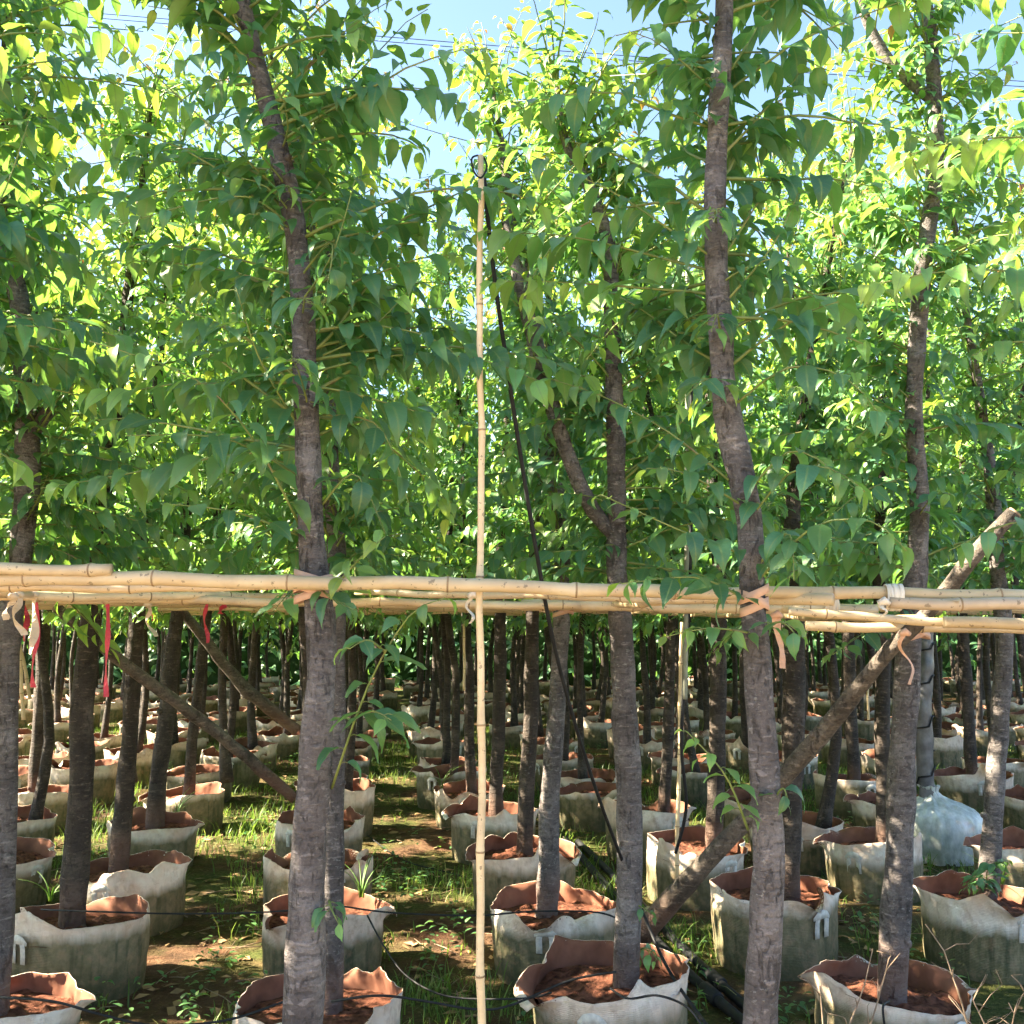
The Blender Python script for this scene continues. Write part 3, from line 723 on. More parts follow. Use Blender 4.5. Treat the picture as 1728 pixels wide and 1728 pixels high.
def near_tree(label, bag, rows, seed, top, n, limit, zc=1.66, heroes=(), limbs=(), avoid=0.0, bark=None, lmax=.7):
    if bark is None and bag[1] < 1600 and seed not in (67, 73): bark = M_BARK_SHADE
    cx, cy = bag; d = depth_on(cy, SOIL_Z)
    path = trace(d, rows); b, rb = path[0]
    path = [(Vector((b.x, b.y, SOIL_Z-.06)), rb*1.1)] + path
    r = random.Random(seed)
    if cy < 1500: top += .55; n = int(n*1.2)
    if path[-1][0].z < top-.3: path = finish(path, top, r)
    path = catmull(path, 44)
    if limbs: limbs = [catmull(trace(d, l), 12) for l in limbs]
    hs = [(H(d, *pp), s, y, sp) for pp, s, y, sp in heroes]
    return build_near_tree(label, path, seed, zc, n, limit, hs, limbs, avoid, bark, lmax)
NT = [
    ('dark trunked tree at the left edge with a sawn stub at mid height', (-2, 1695), [(-2, 1700, 42), (4, 1400, 40), (9, 1150, 38), (16, 1040, 37), (36, 930, 38), (45, 780, 40), (44, 620, 36), (35, 520, 32), (10, 410, 28), (0, 280, 22)], 41, 4.0, 66, 300, {'limbs': [[(45, 745, 34), (62, 720, 26), (84, 692, 24)]], 'avoid': .4}),
    ('tree hugging the right side of the thick left trunk, seen just behind it', (560, 1690), [(560, 1690, 38), (562, 1400, 36), (568, 1100, 34), (562, 900, 31), (553, 700, 30), (546, 560, 27), (520, 380, 24), (500, 240, 19)], 43, 3.5, 46, 300, {}),
    ('forked tree right of the bamboo stake with a long limb slanting up left', (1055, 1682), [(1055, 1685, 46), (1060, 1500, 46), (1062, 1350, 44), (1053, 1200, 42), (1045, 1050, 38), (1042, 900, 32), (1040, 750, 31), (1036, 600, 29), (1030, 430, 26), (1000, 330, 20), (955, 240, 15), (940, 150, 9)], 47, 3.4, 58, 300,
        {'limbs': [[(1043, 905, 28), (1005, 868, 27), (962, 780, 27), (922, 650, 27), (893, 540, 25), (872, 460, 20), (852, 370, 12)]], 'avoid': .3,
         'heroes': [([(800, 500, -.1), (870, 420, -.3), (950, 360, -.45), (1015, 300, -.55)], .085, .45, .05), ([(950, 240, 0), (850, 160, 0), (730, 80, 0)], .08, .7, .04), ([(945, 180, 0), (920, 60, 0), (940, -20, 0)], .09, .7, .04), ([(945, 180, 0), (1000, 60, -.1), (1010, 20, -.15)], .10, .55, .045),
                    ([(950, 260, 0), (800, 240, -.1), (660, 200, -.2)], .09, .35, .045), ([(1030, 300, 0), (1120, 330, 0), (1190, 400, 0)], .085, .05, .04),
                    ([(1060, 1640, .05), (1085, 1600, 0), (1110, 1620, -.05)], .06, .2, .02), ([(1062, 1520, .0), (1090, 1535, -.05), (1110, 1550, -.07)], .06, .3, .03)]}),
    ('tree with speckled grey trunk at right whose foot stands in the torn pinkish bag', (1505, 1665), [(1505, 1680, 48), (1515, 1500, 46), (1522, 1300, 44), (1530, 1100, 40), (1545, 980, 34), (1550, 850, 31), (1548, 700, 29), (1547, 570, 29), (1560, 430, 28), (1575, 300, 27), (1579, 180, 26), (1566, 50, 22), (1560, -60, 17)], 53, 4.0, 52, 300,
        {'limbs': [[(1576, 170, 20), (1510, 115, 18), (1460, 30, 16), (1440, -60, 12)]], 'avoid': .5, 'heroes': [([(1535, 1020, 0), (1470, 1060, -.2), (1405, 1105, -.3)], .085, 0, .03)]}),
    ('shade-darkened tree at left standing in the large pale green stained bag', (125, 1560), [(125, 1560, 44), (130, 1400, 41), (135, 1250, 39), (145, 1100, 36), (152, 1030, 34)], 59, 3.9, 62, 300, {'bark': M_BARK_SHADE}),
    ('second row tree hidden for most of its height by the thick left trunk', (538, 1532), [(538, 1530, 34), (530, 1300, 32), (520, 1040, 28)], 61, 4.25, 74, 200, {'bark': M_BARK_SHADE, 'lmax': .92}),
    ('leaning brown tree in the white peaked-rim bag right of the bamboo stake', (922, 1532), [(922, 1530, 37), (928, 1350, 34), (938, 1200, 30), (948, 1050, 28), (946, 900, 24), (925, 700, 21), (890, 480, 18), (855, 300, 14), (832, 150, 8)], 67, 3.9, 52, 250, {}),
    ('sun-patched tree directly behind the right front trunk', (1332, 1524), [(1332, 1525, 39), (1335, 1350, 37), (1340, 1200, 36), (1342, 1050, 32)], 71, 3.75, 52, 250, {'bark': M_BARK_SHADE}),
    ('pale barked tree near the right edge with leafy sprouts round its foot', (1663, 1520), [(1663, 1515, 36), (1682, 1300, 31), (1690, 1150, 30), (1692, 1050, 28)], 73, 3.7, 52, 250, {'heroes': [([(1663, 1500, 0), (1670, 1460, -.1), (1700, 1455, -.15)], .075, .25, .012), ([(1663, 1510, 0), (1650, 1480, -.1), (1630, 1500, -.15)], .06, .2, .015)]}),
    ('tree with a swollen rooty foot in the crumpled cream bag at left', (205, 1468), [(205, 1455, 34), (212, 1300, 29), (222, 1150, 27), (230, 1030, 25)], 79, 3.6, 50, 180, {}),
    ('third row tree lined up behind the thick left trunk', (545, 1456), [(545, 1450, 28), (548, 1250, 26), (550, 1040, 24)], 83, 3.9, 60, 120, {'bark': M_BARK_SHADE, 'lmax': .95}),
    ('straight dark tree in the third row between the stake and the leaning brown tree', (885, 1444), [(885, 1440, 28), (892, 1250, 26), (897, 1100, 24), (897, 1040, 22)], 89, 3.75, 50, 180, {'bark': M_BARK_SHADE}),
    ('dark tree in the third row standing just left of the slanting log', (1205, 1434), [(1205, 1420, 30), (1210, 1250, 28), (1213, 1060, 27)], 97, 3.55, 50, 180, {'bark': M_BARK_SHADE}),
    ('dark tree in the third row between the slanting log and the speckled grey trunk', (1490, 1428), [(1490, 1420, 27), (1490, 1250, 25), (1490, 1080, 22)], 101, 3.6, 50, 180, {'bark': M_BARK_SHADE}),
    ('sunlit leaning tree in the fourth row at left, its bag holding a grass tuft', (262, 1390), [(262, 1380, 31), (275, 1250, 28), (290, 1120, 25), (300, 1030, 22)], 103, 3.6, 48, 120, {}),
    ('straight dark tree in the fourth row touching the right side of the bamboo stake', (838, 1376), [(838, 1365, 24), (842, 1200, 22), (845, 1030, 20)], 107, 3.9, 56, 120, {'bark': M_BARK_SHADE, 'lmax': .85}),
    ('thin dark tree in the fourth row between the forked tree and the steel riser', (1120, 1374), [(1120, 1365, 20), (1130, 1200, 18), (1132, 1060, 16)], 109, 3.5, 46, 120, {'bark': M_BARK_SHADE}),
    ('dark tree with a thin sunlit left edge near the left border, fifth row', (60, 1338), [(60, 1320, 22), (70, 1150, 20), (78, 1030, 19)], 113, 3.6, 46, 100, {'bark': M_BARK_SHADE}),
    ('black leaning tree in the fifth row at left, in the dark walled bag', (318, 1340), [(318, 1330, 19), (330, 1200, 17), (350, 1030, 15)], 127, 3.55, 46, 100, {'bark': M_BARK_SHADE}),
    ('dark tree in the fifth row just left of the bamboo stake', (795, 1334), [(795, 1325, 19), (790, 1150, 17), (786, 1030, 16)], 131, 4.1, 56, 100, {'bark': M_BARK_SHADE, 'lmax': .9}),
    ('curved thin tree in the sixth row left of the bamboo stake', (765, 1303), [(765, 1295, 15), (770, 1150, 13), (755, 1030, 12)], 137, 3.5, 44, 80, {'bark': M_BARK_SHADE}),
    ('dark tree in the fifth row crossed by the slanting log', (1440, 1320), [(1440, 1310, 22), (1435, 1130, 20), (1432, 1050, 18)], 139, 3.6, 46, 100, {'bark': M_BARK_SHADE}),
    ('dark tree in the fifth row right of the film wrapped stem', (1640, 1314), [(1640, 1300, 20), (1626, 1060, 18)], 149, 3.6, 46, 100, {'bark': M_BARK_SHADE}),
]
near_xy = []
for lab, bag, rows, seed, top, n, lim, kw in NT:
    p = soil_point(*bag); near_xy.append((p.x, p.y)); near_tree(lab, bag, rows, seed, top, n, lim, **kw)
for x, y, lab in ((-.50, 2.41, 'grow bag below the frame under the thick left trunk'), (.56, 2.27, 'grow bag below the frame under the slender right trunk'), (-1.52, 2.40, 'grow bag left of the frame in the front row'), (1.56, 2.36, 'grow bag right of the frame in the front row')):
    place_bag(x, y, lab, BG); placed.append((x, y))

# ------------------------------------------------------------------ the far rows: shared meshes, one thing per tree and bag
PROTO = []
for k in range(9):
    r = random.Random(900+k)
    path = [(Vector((0, 0, SOIL_Z-.06)), .040), (Vector((r.gauss(0, .03), r.gauss(0, .03), .9)), .033), (Vector((r.gauss(0, .06), r.gauss(0, .06), 1.6)), .028)]
    path = catmull(finish(path, r.uniform(4.1, 4.75), r, .5), 30)
    sh = crown_shoots(r, path, 1.60, path[-1][0].z, 150, 0, .80, .110)
    tw = MB()
    for pts, r0, lv in sh: tw.tube(pts, [max(r0*(1-.8*i/(len(pts)-1)), .0015) for i in range(len(pts))], 4, 0, caps=False)
    PROTO.append((trunk_mesh('trunk', path, M_BARK_SHADE, 9, k), leaves_mesh('crown', [(M, t, v) for _, _, lv in sh for M, t, v, p in lv], LO), tw.mesh('twigs', M_TWIG)))
cells = []
for row in range(1, 20):
    y0 = 3.42 + 1.04*(row-1); half = y0*.5+1.6
    c0 = int((-half-1.5-.76+.124*y0)/.98)-1; c1 = int((half-.76+.124*y0)/.98)+1
    for c in range(c0, c1+1):
        x = .76 + .98*c - .124*y0 + rng.uniform(-.10, .10)*(1+row*.12); y = y0 + rng.uniform(-.12, .12)*(1+row*.1)
        if x < -half-2.2 or x > half: continue
        cells.append((row, x, y))
for c in range(5): cells.append((1, -2.52-.98*c, 2.36+rng.uniform(-.1, .1)))      # unseen front row cells left of the frame, their trees added for shade
def seen(x, y, z=.25):
    p = project((x, y, z)); return p and -90 < p[0] < 1818
idx = {}
far_n = 0
for row, x, y in cells:
    has_bag = any((x-a)**2+(y-b)**2 < .30 for a, b in placed); has_tree = any((x-a)**2+(y-b)**2 < .30 for a, b in near_xy) or (x-WR.x)**2+(y-WR.y)**2 < .3
    vis = seen(x, y)
    if not vis and (x > 0 or (row > 2 and rng.random() < .62) or x < -5.2-.124*y): continue  # off-frame left trees: front rows kept for shade, the rest thinned for sun
    if vis and row <= 9:
        k = idx.get(row, 0); idx[row] = k+1
        blab = f'grow bag in the {ORD[row-1]} row from the front, {ORD[min(k,15)]} from the left'
        tlab = f'slim dark nursery tree in the {ORD[row-1]} row from the front, {ORD[min(k,15)]} from the left'
        bgp, tgp = BG, TG
    elif vis:
        blab = 'small pale grow bag far back in the shade of the rows'; bgp = 'far grow bags'
        tlab = 'slim dark tree standing far back in the shaded rows'; tgp = 'far nursery trees'
    else:
        blab = 'grow bag standing beside the field of view'; bgp = 'grow bags outside the frame'
        tlab = 'unseen nursery tree added beside the field of view'; tgp = 'nursery trees outside the frame'
    if not has_bag and (vis or row < 10): place_bag(x, y, blab, bgp, near=False, strap=row < 10, scale=.96)
    if not has_tree and rng.random() > .03:
        tm, cm, wm = PROTO[rng.randrange(len(PROTO))]
        o = empty('nursery_tree', (x+rng.uniform(-.05, .05), y+rng.uniform(-.05, .05), 0)); tag(o, tlab, 'tree', tgp)
        o.rotation_euler = (rng.gauss(0, .025), rng.gauss(0, .025), rng.uniform(0, 6.28)); s = rng.uniform(.93, 1.07); o.scale = (s*rng.uniform(.85, 1.1),)*2 + (s,)
        link(bpy.data.objects.new('trunk', tm), o)
        tag(link(bpy.data.objects.new('crown', cm), o), kind='stuff')
        if row < 8: tag(link(bpy.data.objects.new('twigs', wm), o), kind='stuff')
        far_n += 1

# hedge and wood beyond the rows
r = random.Random(5); hl = []
for i in range(11000):
    x = r.uniform(-24, 24); y = 23.6+r.uniform(0, 2.2); z = r.uniform(0, 1)**.8*(3.6+.8*noise.noise(Vector((x*.4, 0, 0))))
    d = Vector((r.gauss(0, 1), r.gauss(-.6, .6), r.gauss(-.5, .5))).normalized(); nn = Vector((r.gauss(0, .5), -.7, .8)); nn = (nn-d*nn.dot(d)).normalized(); xx = d.cross(nn); s = r.uniform(.18, .34)
    hl.append((Matrix(((xx.x*s, d.x*s, nn.x*s, x), (xx.y*s, d.y*s, nn.y*s, y), (xx.z*s, d.z*s, nn.z*s, z), (0, 0, 0, 1))), r.uniform(0, .25), i))
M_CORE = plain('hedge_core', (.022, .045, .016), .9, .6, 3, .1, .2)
hroot = empty('hedge', (0, 23.6, 0)); tag(hroot, 'dark green hedge closing the view behind the last rows', 'hedge')
tag(link(bpy.data.objects.new('foliage', leaves_mesh('foliage', [(Matrix.Translation((0, -23.6, 0))@M, t, v) for M, t, v in hl], LO)), hroot), kind='stuff')
mb = MB(); nx, nz = 160, 10; V = []
for j in range(nz+1):
    for i in range(nx+1):
        x = -26+52*i/nx; u = j/nz; V.append((x, .9+1.6*u*u+.35*noise.noise(Vector((x*.9, u*4, 1)))+.2*noise.noise(Vector((x*3, u*9, 1))), u*(3.3+.8*noise.noise(Vector((x*.4, 0, 0))))-.05))
for i in range(nx+1): V.append((V[nz*(nx+1)+i][0], 4.5, 0))
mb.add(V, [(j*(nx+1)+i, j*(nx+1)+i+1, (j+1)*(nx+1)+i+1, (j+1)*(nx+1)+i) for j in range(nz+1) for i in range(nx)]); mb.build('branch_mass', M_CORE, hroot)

# ------------------------------------------------------------------ film wrapped stem and pot
root = empty('wrapped_tree', (WR.x, WR.y, 0)); tag(root, 'stem wound in grey plastic film rising from the film covered pot', 'tree', TG)
mb = MB(); dW = WR.y; pw = trace(dW, [(1570, 1370, 26), (1562, 1310, 28), (1558, 1200, 28), (1562, 1120, 25), (1564, 1050, 22), (1566, 930, 20)])
pw = catmull(pw, 40); mb.tube([p-root.location for p, q in pw], [q*(1+.04*math.sin(i*1.7)+.04*math.sin(i*.63)) for i, (p, q) in enumerate(pw)], 14, 0, wob=.1); mb.build('film_wrapping', M_WRAP, root)
mb = MB()
for k in range(5):
    ph = 5+k*6; pts = []; rad = []
    for j in range(15):
        a = j/14*math.pi*2; i = min(ph+j*.25, 39); p, q = pw[int(i)]; pts.append(p-root.location+Vector((math.cos(a)*q*1.15, math.sin(a)*q*1.15, j*.004))); rad.append(.006)
    mb.tube(pts, rad, 5)
mb.build('binding_cord', M_HOSE, root)
up = finish([pw[-2], pw[-1]], 3.5, rng)
link(bpy.data.objects.new('trunk', trunk_mesh('trunk', [(p-root.location, q) for p, q in up], M_BARK_SHADE, 10, 4, flare=False)), root)
sh = crown_shoots(random.Random(77), up, 1.8, 3.5, 44); tag(link(bpy.data.objects.new('crown', leaves_mesh('crown', [(Matrix.Translation(-root.location)@M, t, v) for _, _, lv in sh for M, t, v, p in lv], MI)), root), kind='stuff')
root = empty('wrapped_pot', (WR.x, WR.y, 0)); tag(root, 'grow bag fully sheathed in pale translucent film, gathered round the wrapped stem', 'grow bag')
mb = MB(); n = 180; prof = [(0, .92), (.05, .97), (.10, 1.0), (.15, 1.02), (.20, 1.02), (.24, 1.0), (.275, .94), (.30, .85), (.322, .73), (.34, .59), (.357, .46), (.373, .34), (.39, .24), (.415, .17), (.435, .20), (.455, .26)]; V = []; Fc = []
for i, (z, k) in enumerate(prof):
    u = max(0, (i-5)/9)
    for j in range(n):
        a = 2*math.pi*j/n; q = noise.noise(Vector((math.cos(a)*6, math.sin(a)*6, z*9))); cr = (.012+.12*u)*(.45*tri(a*13+2*u)+.35*tri(a*23+1.3)+.3*tri(a*7+u*3)) + .015*(1-2*abs(q))
        V.append((R_BAG*k*(1+cr)*math.cos(a)-.06*u, R_BAG*k*(1+cr)*math.sin(a), z+.012*noise.noise(Vector((math.cos(a)*3, math.sin(a)*3, i)))))
for i in range(len(prof)-1): Fc += [(i*n+j, i*n+(j+1) % n, (i+1)*n+(j+1) % n, (i+1)*n+j) for j in range(n)]
mb.add(V, Fc); mb.build('film_sheath', M_FILM, root)
bw = bpy.data.objects.new('inner_bag', BAGS[2][0]); bw.scale = (.90, .90, .62); link(bw, root)

# ------------------------------------------------------------------ bamboo
def bamboo(name, a, b, r0, r1, label, group=None, m=None, sag=0.0, node=.28, seed=0, cut=False):
    r = random.Random(seed+77); a = Vector(a); b = Vector(b); L = (b-a).length; t = (b-a)/L; base = a.copy()
    root = empty(name, base); tag(root, label, 'bamboo pole', group)
    nodes = []; s = r.uniform(.05, node)
    while s < L-.02: nodes.append(s); s += node*r.uniform(.8, 1.2)
    perp = Vector((0, 0, 1)) - t*t.z
    perp = perp.normalized() if perp.length > .2 else Vector((1, 0, 0)); oth = t.cross(perp); bow = r.uniform(-1, 1)*.006*L
    def pos(s):
        u = s/L; k = min([abs(s-q) for q in nodes] or [1]); zig = .0035*math.sin(s*9+seed)+.002*math.sin(s*23+seed*2)
        return t*s + Vector((0, 0, -1))*(sag*4*u*(1-u)) + oth*(bow*4*u*(1-u)+zig) + perp*zig*.7
    ss = sorted(set([0, L] + [L*i/24 for i in range(25)] + [q+e for q in nodes for e in (-.012, -.004, .004, .012) if 0 < q+e < L]))
    rad = []
    for s in ss:
        rr = r0+(r1-r0)*s/L; k = min([abs(s-q) for q in nodes] or [1]); rad.append(rr*(1.14 if k < .005 else (1.03 if k < .013 else .97)))
    rad = [q*.94 for q in rad]
    mb_ = MB(); mb_.tube([pos(s) for s in ss], rad, 12, 0); mb_.build('culm', m or M_BAMBOO, root)
    for q in nodes:
        rr = (r0+(r1-r0)*q/L)*1.10; nb = MB(); nb.tube([pos(q-.0022), pos(q+.0022)], [rr, rr], 12, 0); nb.build('node_ring', M_NODE, root)
    return root
RG = 'bamboo rails lashed across the rows'
fy = 2.335
bamboo('bamboo_pole', at(-200, 957, fy-.01), at(188, 961, fy-.005), .0155, .0145, 'short bamboo end lying on top of the front rail at left', RG, seed=1)
bamboo('bamboo_pole', at(-260, 975, fy+.01), at(1138, 998, fy), .0185, .0165, 'long pale front bamboo rail from the left edge past the upright stake', RG, seed=2, sag=-.008, node=.34)
bamboo('bamboo_pole', at(1040, 998, fy+.032), at(1900, 1006, fy+.05), .0150, .0165, 'front bamboo rail running off the right edge, upper of the pair', RG, seed=3, node=.36)
bamboo('bamboo_pole', at(1500, 1016, fy+.015), at(1950, 1024, fy+.03), .0150, .0155, 'weathered greyish bamboo rail below the upper front rail at the right edge', RG, m=M_BAMBOO_G, seed=4)
bamboo('bamboo_pole', at(-240, 992, fy+.14), at(560, 990, fy+.22), .0150, .011, 'second bamboo rail at left just under the front rail', RG, seed=5)
bamboo('bamboo_pole', at(-200, 1006, fy+.3), at(520, 1006, fy+1.2), .0165, .012, 'third bamboo rail at left slanting back under the first two', RG, seed=6)
bamboo('bamboo_pole', at(1405, 1014, fy-.01), at(600, 1000, fy+.9), .0155, .010, 'bamboo rail with a slanting bleached tip right of the slender trunk', RG, seed=7)
bamboo('bamboo_pole', at(1330, 1033, fy+.35), at(1600, 1049, fy+.30), .0115, .0125, 'thin bamboo rail ending at the peach lashing on the speckled trunk', RG, seed=8)
bamboo('bamboo_pole', at(1592, 1050, fy+.29), at(1950, 1054, fy+.25), .0165, .017, 'thick greenish bamboo rail with sunlit cut end near the right edge', RG, seed=9)
bamboo('bamboo_pole', at(1360, 1056, fy+.7), at(1950, 1066, fy+.6), .0155, .016, 'lowest bamboo rail at right behind the slanting log', RG, seed=10)
bamboo('bamboo_pole', at(100, 1010, fy+.9), at(980, 1022, fy+.98), .0155, .013, 'bamboo rail in the second line tied to the shade-darkened tree', RG, seed=11)
bamboo('bamboo_pole', at(880, 1020, fy+1.0), at(1480, 1030, fy+1.02), .0205, .018, 'thick bamboo rail tied to the forked tree in the second line', RG, seed=12)
k = 0
for d, ya, yb in ((4.35, 1016, 1026), (5.45, 1020, 1030), (6.5, 1024, 1034), (8.6, 1030, 1036), (10.7, 1034, 1038)):
    for (xa, xb, nm) in ((-200, 640, 'left'), (560, 1240, 'middle'), (1150, 1930, 'right')):
        w = (xa+864)/1728; f0 = ya+(yb-ya)*max(0, min(1, xa/1728)); f1 = ya+(yb-ya)*max(0, min(1, xb/1728))
        bamboo('bamboo_pole', at(xa, f0+rng.uniform(-3, 3), d+rng.uniform(-.05, .1)), at(xb, f1+rng.uniform(-3, 3), d+rng.uniform(-.05, .1)), .016, .0135, f'bamboo rail under the crowns, line {ORD[2+k//3]} from the front, {nm} stretch', RG, seed=20+k, node=.4)
        k += 1
for j, (xa, ya, da, xb, yb, db) in enumerate(((-30, 1000, 2.5, 330, 1022, 7.0), (545, 988, 2.5, 600, 1026, 7.5), (1120, 1014, 2.6, 900, 1032, 7.0), (1560, 1045, 2.8, 1100, 1036, 7.0), (250, 1008, 3.3, 480, 1028, 8), (1350, 1026, 3.2, 1000, 1034, 7.5))):
    bamboo('bamboo_pole', at(xa, ya, da), at(xb, yb, db), .0145, .011, ['bamboo pole running back between the rows from the left edge', 'bamboo pole running back from the thick left trunk', 'bamboo pole running back right of the upright stake', 'bamboo pole running back from the speckled right trunk', 'bamboo pole running back at left above the shade-darkened tree', 'bamboo pole running back right of the slender trunk'][j], RG, seed=50+j, node=.4)
# upright stake
st_top = at(810, 262, 2.375); st_bot = at(812, 1728, 2.375); dr = (st_bot-st_top).normalized(); st_bot = st_bot + dr*((st_bot.z-.0)/-dr.z)
bamboo('bamboo_stake', st_bot, st_top, .0108, .0078, 'tall slim upright bamboo stake in the middle of the picture', seed=60, node=.30)
for j, (xa, ya, xb, yb, d, lab) in enumerate(((38, 1215, 33, 1085, 5.5, 'short thin bamboo stake near the left edge, left one of two'), (50, 1180, 34, 1080, 5.6, 'thin slanting bamboo stake near the left edge'), (1142, 1482, 1150, 1050, 5.0, 'pale thin stake beside the black riser hose'), (1466, 1215, 1464, 1150, 8.0, 'short stub stake between bags behind the slanting log'), (784, 1165, 782, 1040, 7.6, 'thin knotted stake just left of the upright bamboo'))):
    bamboo('thin_stake', at(xa, ya, d), at(xb, yb, d), .011, .009, lab, seed=70+j, node=.2)

# slanting logs
def log(rows, label, seed, m=None):
    path = [(at(x, y, d), pxm(w, at(x, y, d))/2) for x, y, d, w in rows]; path = catmull(path, 26); base = path[0][0].copy()
    root = empty('prop_log', base); tag(root, label, 'log', 'slanting prop logs')
    link(bpy.data.objects.new('shaft', trunk_mesh('shaft', [(p-base, q) for p, q in path], m or M_LOG, 12, seed, wob=.3, flare=False)), root)
    mb_ = MB(); e = path[-1][0]-base; t = (path[-1][0]-path[-2][0]).normalized(); mb_.tube([e-t*.002, e+t*.004], [path[-1][1]*.9]*2, 12); mb_.build('sawn_end', M_STICK, root)
log([(1075, 1585, 4.0, 38), (1180, 1470, 3.7, 32), (1290, 1345, 3.5, 31), (1400, 1220, 3.25, 30), (1490, 1110, 3.05, 28), (1560, 1040, 2.95, 26), (1640, 945, 2.8, 26), (1712, 865, 2.75, 24)], 'rough brown log propped slantwise across the right half', 3)
log([(495, 1345, 5.6, 20), (400, 1262, 5.3, 20), (300, 1185, 5.0, 20), (200, 1112, 4.75, 18), (95, 1025, 4.5, 17)], 'long slanting log at left, the nearer of two', 5)
log([(500, 1232, 7.4, 20), (430, 1175, 7.2, 20), (370, 1110, 7.1, 18), (305, 1030, 7.0, 16)], 'shorter slanting log at left, the farther of two', 6)

# ------------------------------------------------------------------ ties and ribbons
def ribbon(px, y0, y1, d, w, m, label, wav=1.0, x1=None):
    x1 = px if x1 is None else x1; n = 14; pts = []
    for i in range(n):
        u = i/(n-1); p = at(px+(x1-px)*u + wav*6*math.sin(u*7+px), y0+(y1-y0)*u, d); p.y += .012*math.sin(u*6+px*.3)*wav; pts.append(p)
    base = pts[0].copy(); mb_ = MB(); ww = pxm(w, pts[0]); sd = Vector((1, .35*math.sin(px), .05))
    mb_.strip([p-base for p in pts], [ww*(1-.25*math.sin(i*.9+px)) for i in range(n)], sd, .0012, sides=[Vector((math.cos(.9*math.sin(i*.55+px)), math.sin(.9*math.sin(i*.55+px)), .12*math.sin(i+px))).normalized() for i in range(n)])
    root = empty('ribbon', base); tag(root, label, 'ribbon', 'ribbons hanging from the rails')
    mb_.build('tail', m, root, smooth=False)
    kb = MB(); kb.tube([Vector((-.012, 0, .0)), Vector((0, -.008, .006)), Vector((.012, 0, 0))], [.006, .010, .006], 8); kb.build('knot', m, root)
for a in ((182, 1008, 1176, 3.25, 7, M_RED, 'long red ribbon hanging left of the shade-darkened tree', .25, 179), (62, 1010, 1160, 3.4, 8, M_RED, 'long red ribbon near the left edge', .4, 57), (347, 1014, 1085, 4.3, 6, M_RED, 'short red ribbon in front of the leaning sunlit tree', .5, 348), (376, 1014, 1036, 4.3, 10, M_RED, 'tiny red ribbon tag right of the leaning tree', .4, 374), (42, 1012, 1082, 4.3, 9, M_RED, 'faint red ribbon at the left edge behind the cream tie', .5, 44), (260, 1016, 1048, 5.3, 8, M_RED, 'tiny red tag between two dark trunks at left', .4, 258),
          (26, 1005, 1072, 2.62, 11, M_CREAM, 'cream ribbon with forked tails at the far left', .8, 34), (20, 1008, 1046, 2.6, 10, M_CREAM, 'short cream ribbon tail at the far left', .6, 8), (60, 1005, 1104, 2.9, 12, M_CREAM, 'broad cream ribbon beside the red one at left', .4, 54), (246, 1022, 1074, 3.6, 7, M_CREAM, 'curled cream ribbon on the sun-patched left trunk', 1.4, 258), (794, 1006, 1052, 2.5, 6, M_WHITET, 'pale string bow hanging beside the upright stake', 1.2, 792), (1310, 1040, 1128, 2.5, 13, M_PEACH, 'broad peach tape hanging right of the slender trunk', .4, 1322), (1524, 1070, 1154, 2.55, 6, M_PEACH, 'curly peach tape hanging on the speckled trunk', 1.8, 1538), (1492, 1018, 1040, 2.33, 8, M_WHITET, 'white cord tail under the white lashing at right', .7, 1490)):
    ribbon(*a)
def wrap(px, py, d, wpx, hpx, m, label, turns=4, tilt=.25, ax='z'):
    c = at(px, py, d); root = empty('lashing', c); tag(root, label, 'lashing', 'lashings on the rails'); ra = pxm(wpx, c)/2; hh = pxm(hpx, c)
    for k in range(turns):
        mb_ = MB(); off = (k-(turns-1)/2)*hh/turns; n = 20; V = []; Fc = []; tl = tilt*((-1)**k)
        for j in range(n):
            a = 2*math.pi*j/n
            for dz in (-hh/turns*.7, hh/turns*.7):
                rr = ra*(1+.03*k % .07)
                if ax == 'z': V.append((rr*math.cos(a), rr*math.sin(a), off+dz+tl*rr*math.cos(a)))
                else: V.append((off+dz+tl*rr*math.cos(a)*.5, rr*.8*math.sin(a), rr*math.cos(a)))
        Fc = [(2*j, 2*((j+1) % n), 2*((j+1) % n)+1, 2*j+1) for j in range(n)]; mb_.add(V, Fc); o = mb_.build('turn', m, root)
        so = o.modifiers.new('thick', 'SOLIDIFY'); so.thickness = .002; so.offset = 1
wrap(528, 990, dA, 60, 38, M_PEACH, 'peach tape lashing the front rail to the thick left trunk', 4, .3)
wrap(1272, 1013, dB, 46, 32, M_PEACH, 'peach tape round the slender right trunk at rail height', 3, .45)
wrap(1506, 1008, fy+.035, 44, 26, M_WHITET, 'white cord lashing two rails together near the right edge', 5, .15, 'x')
wrap(1540, 1062, 3.42, 52, 26, M_PEACH, 'peach tape lashing the log to the speckled trunk', 4, .35)
wrap(950, 1028, 4.42, 34, 16, M_PEACH, 'peach tape round the leaning brown tree at rail height', 3, .3)
wrap(1400//1-0, 1021, fy+1.02, 40, 22, M_CREAM, 'cream tape round the thick rail in the second line', 4, .1, 'x')

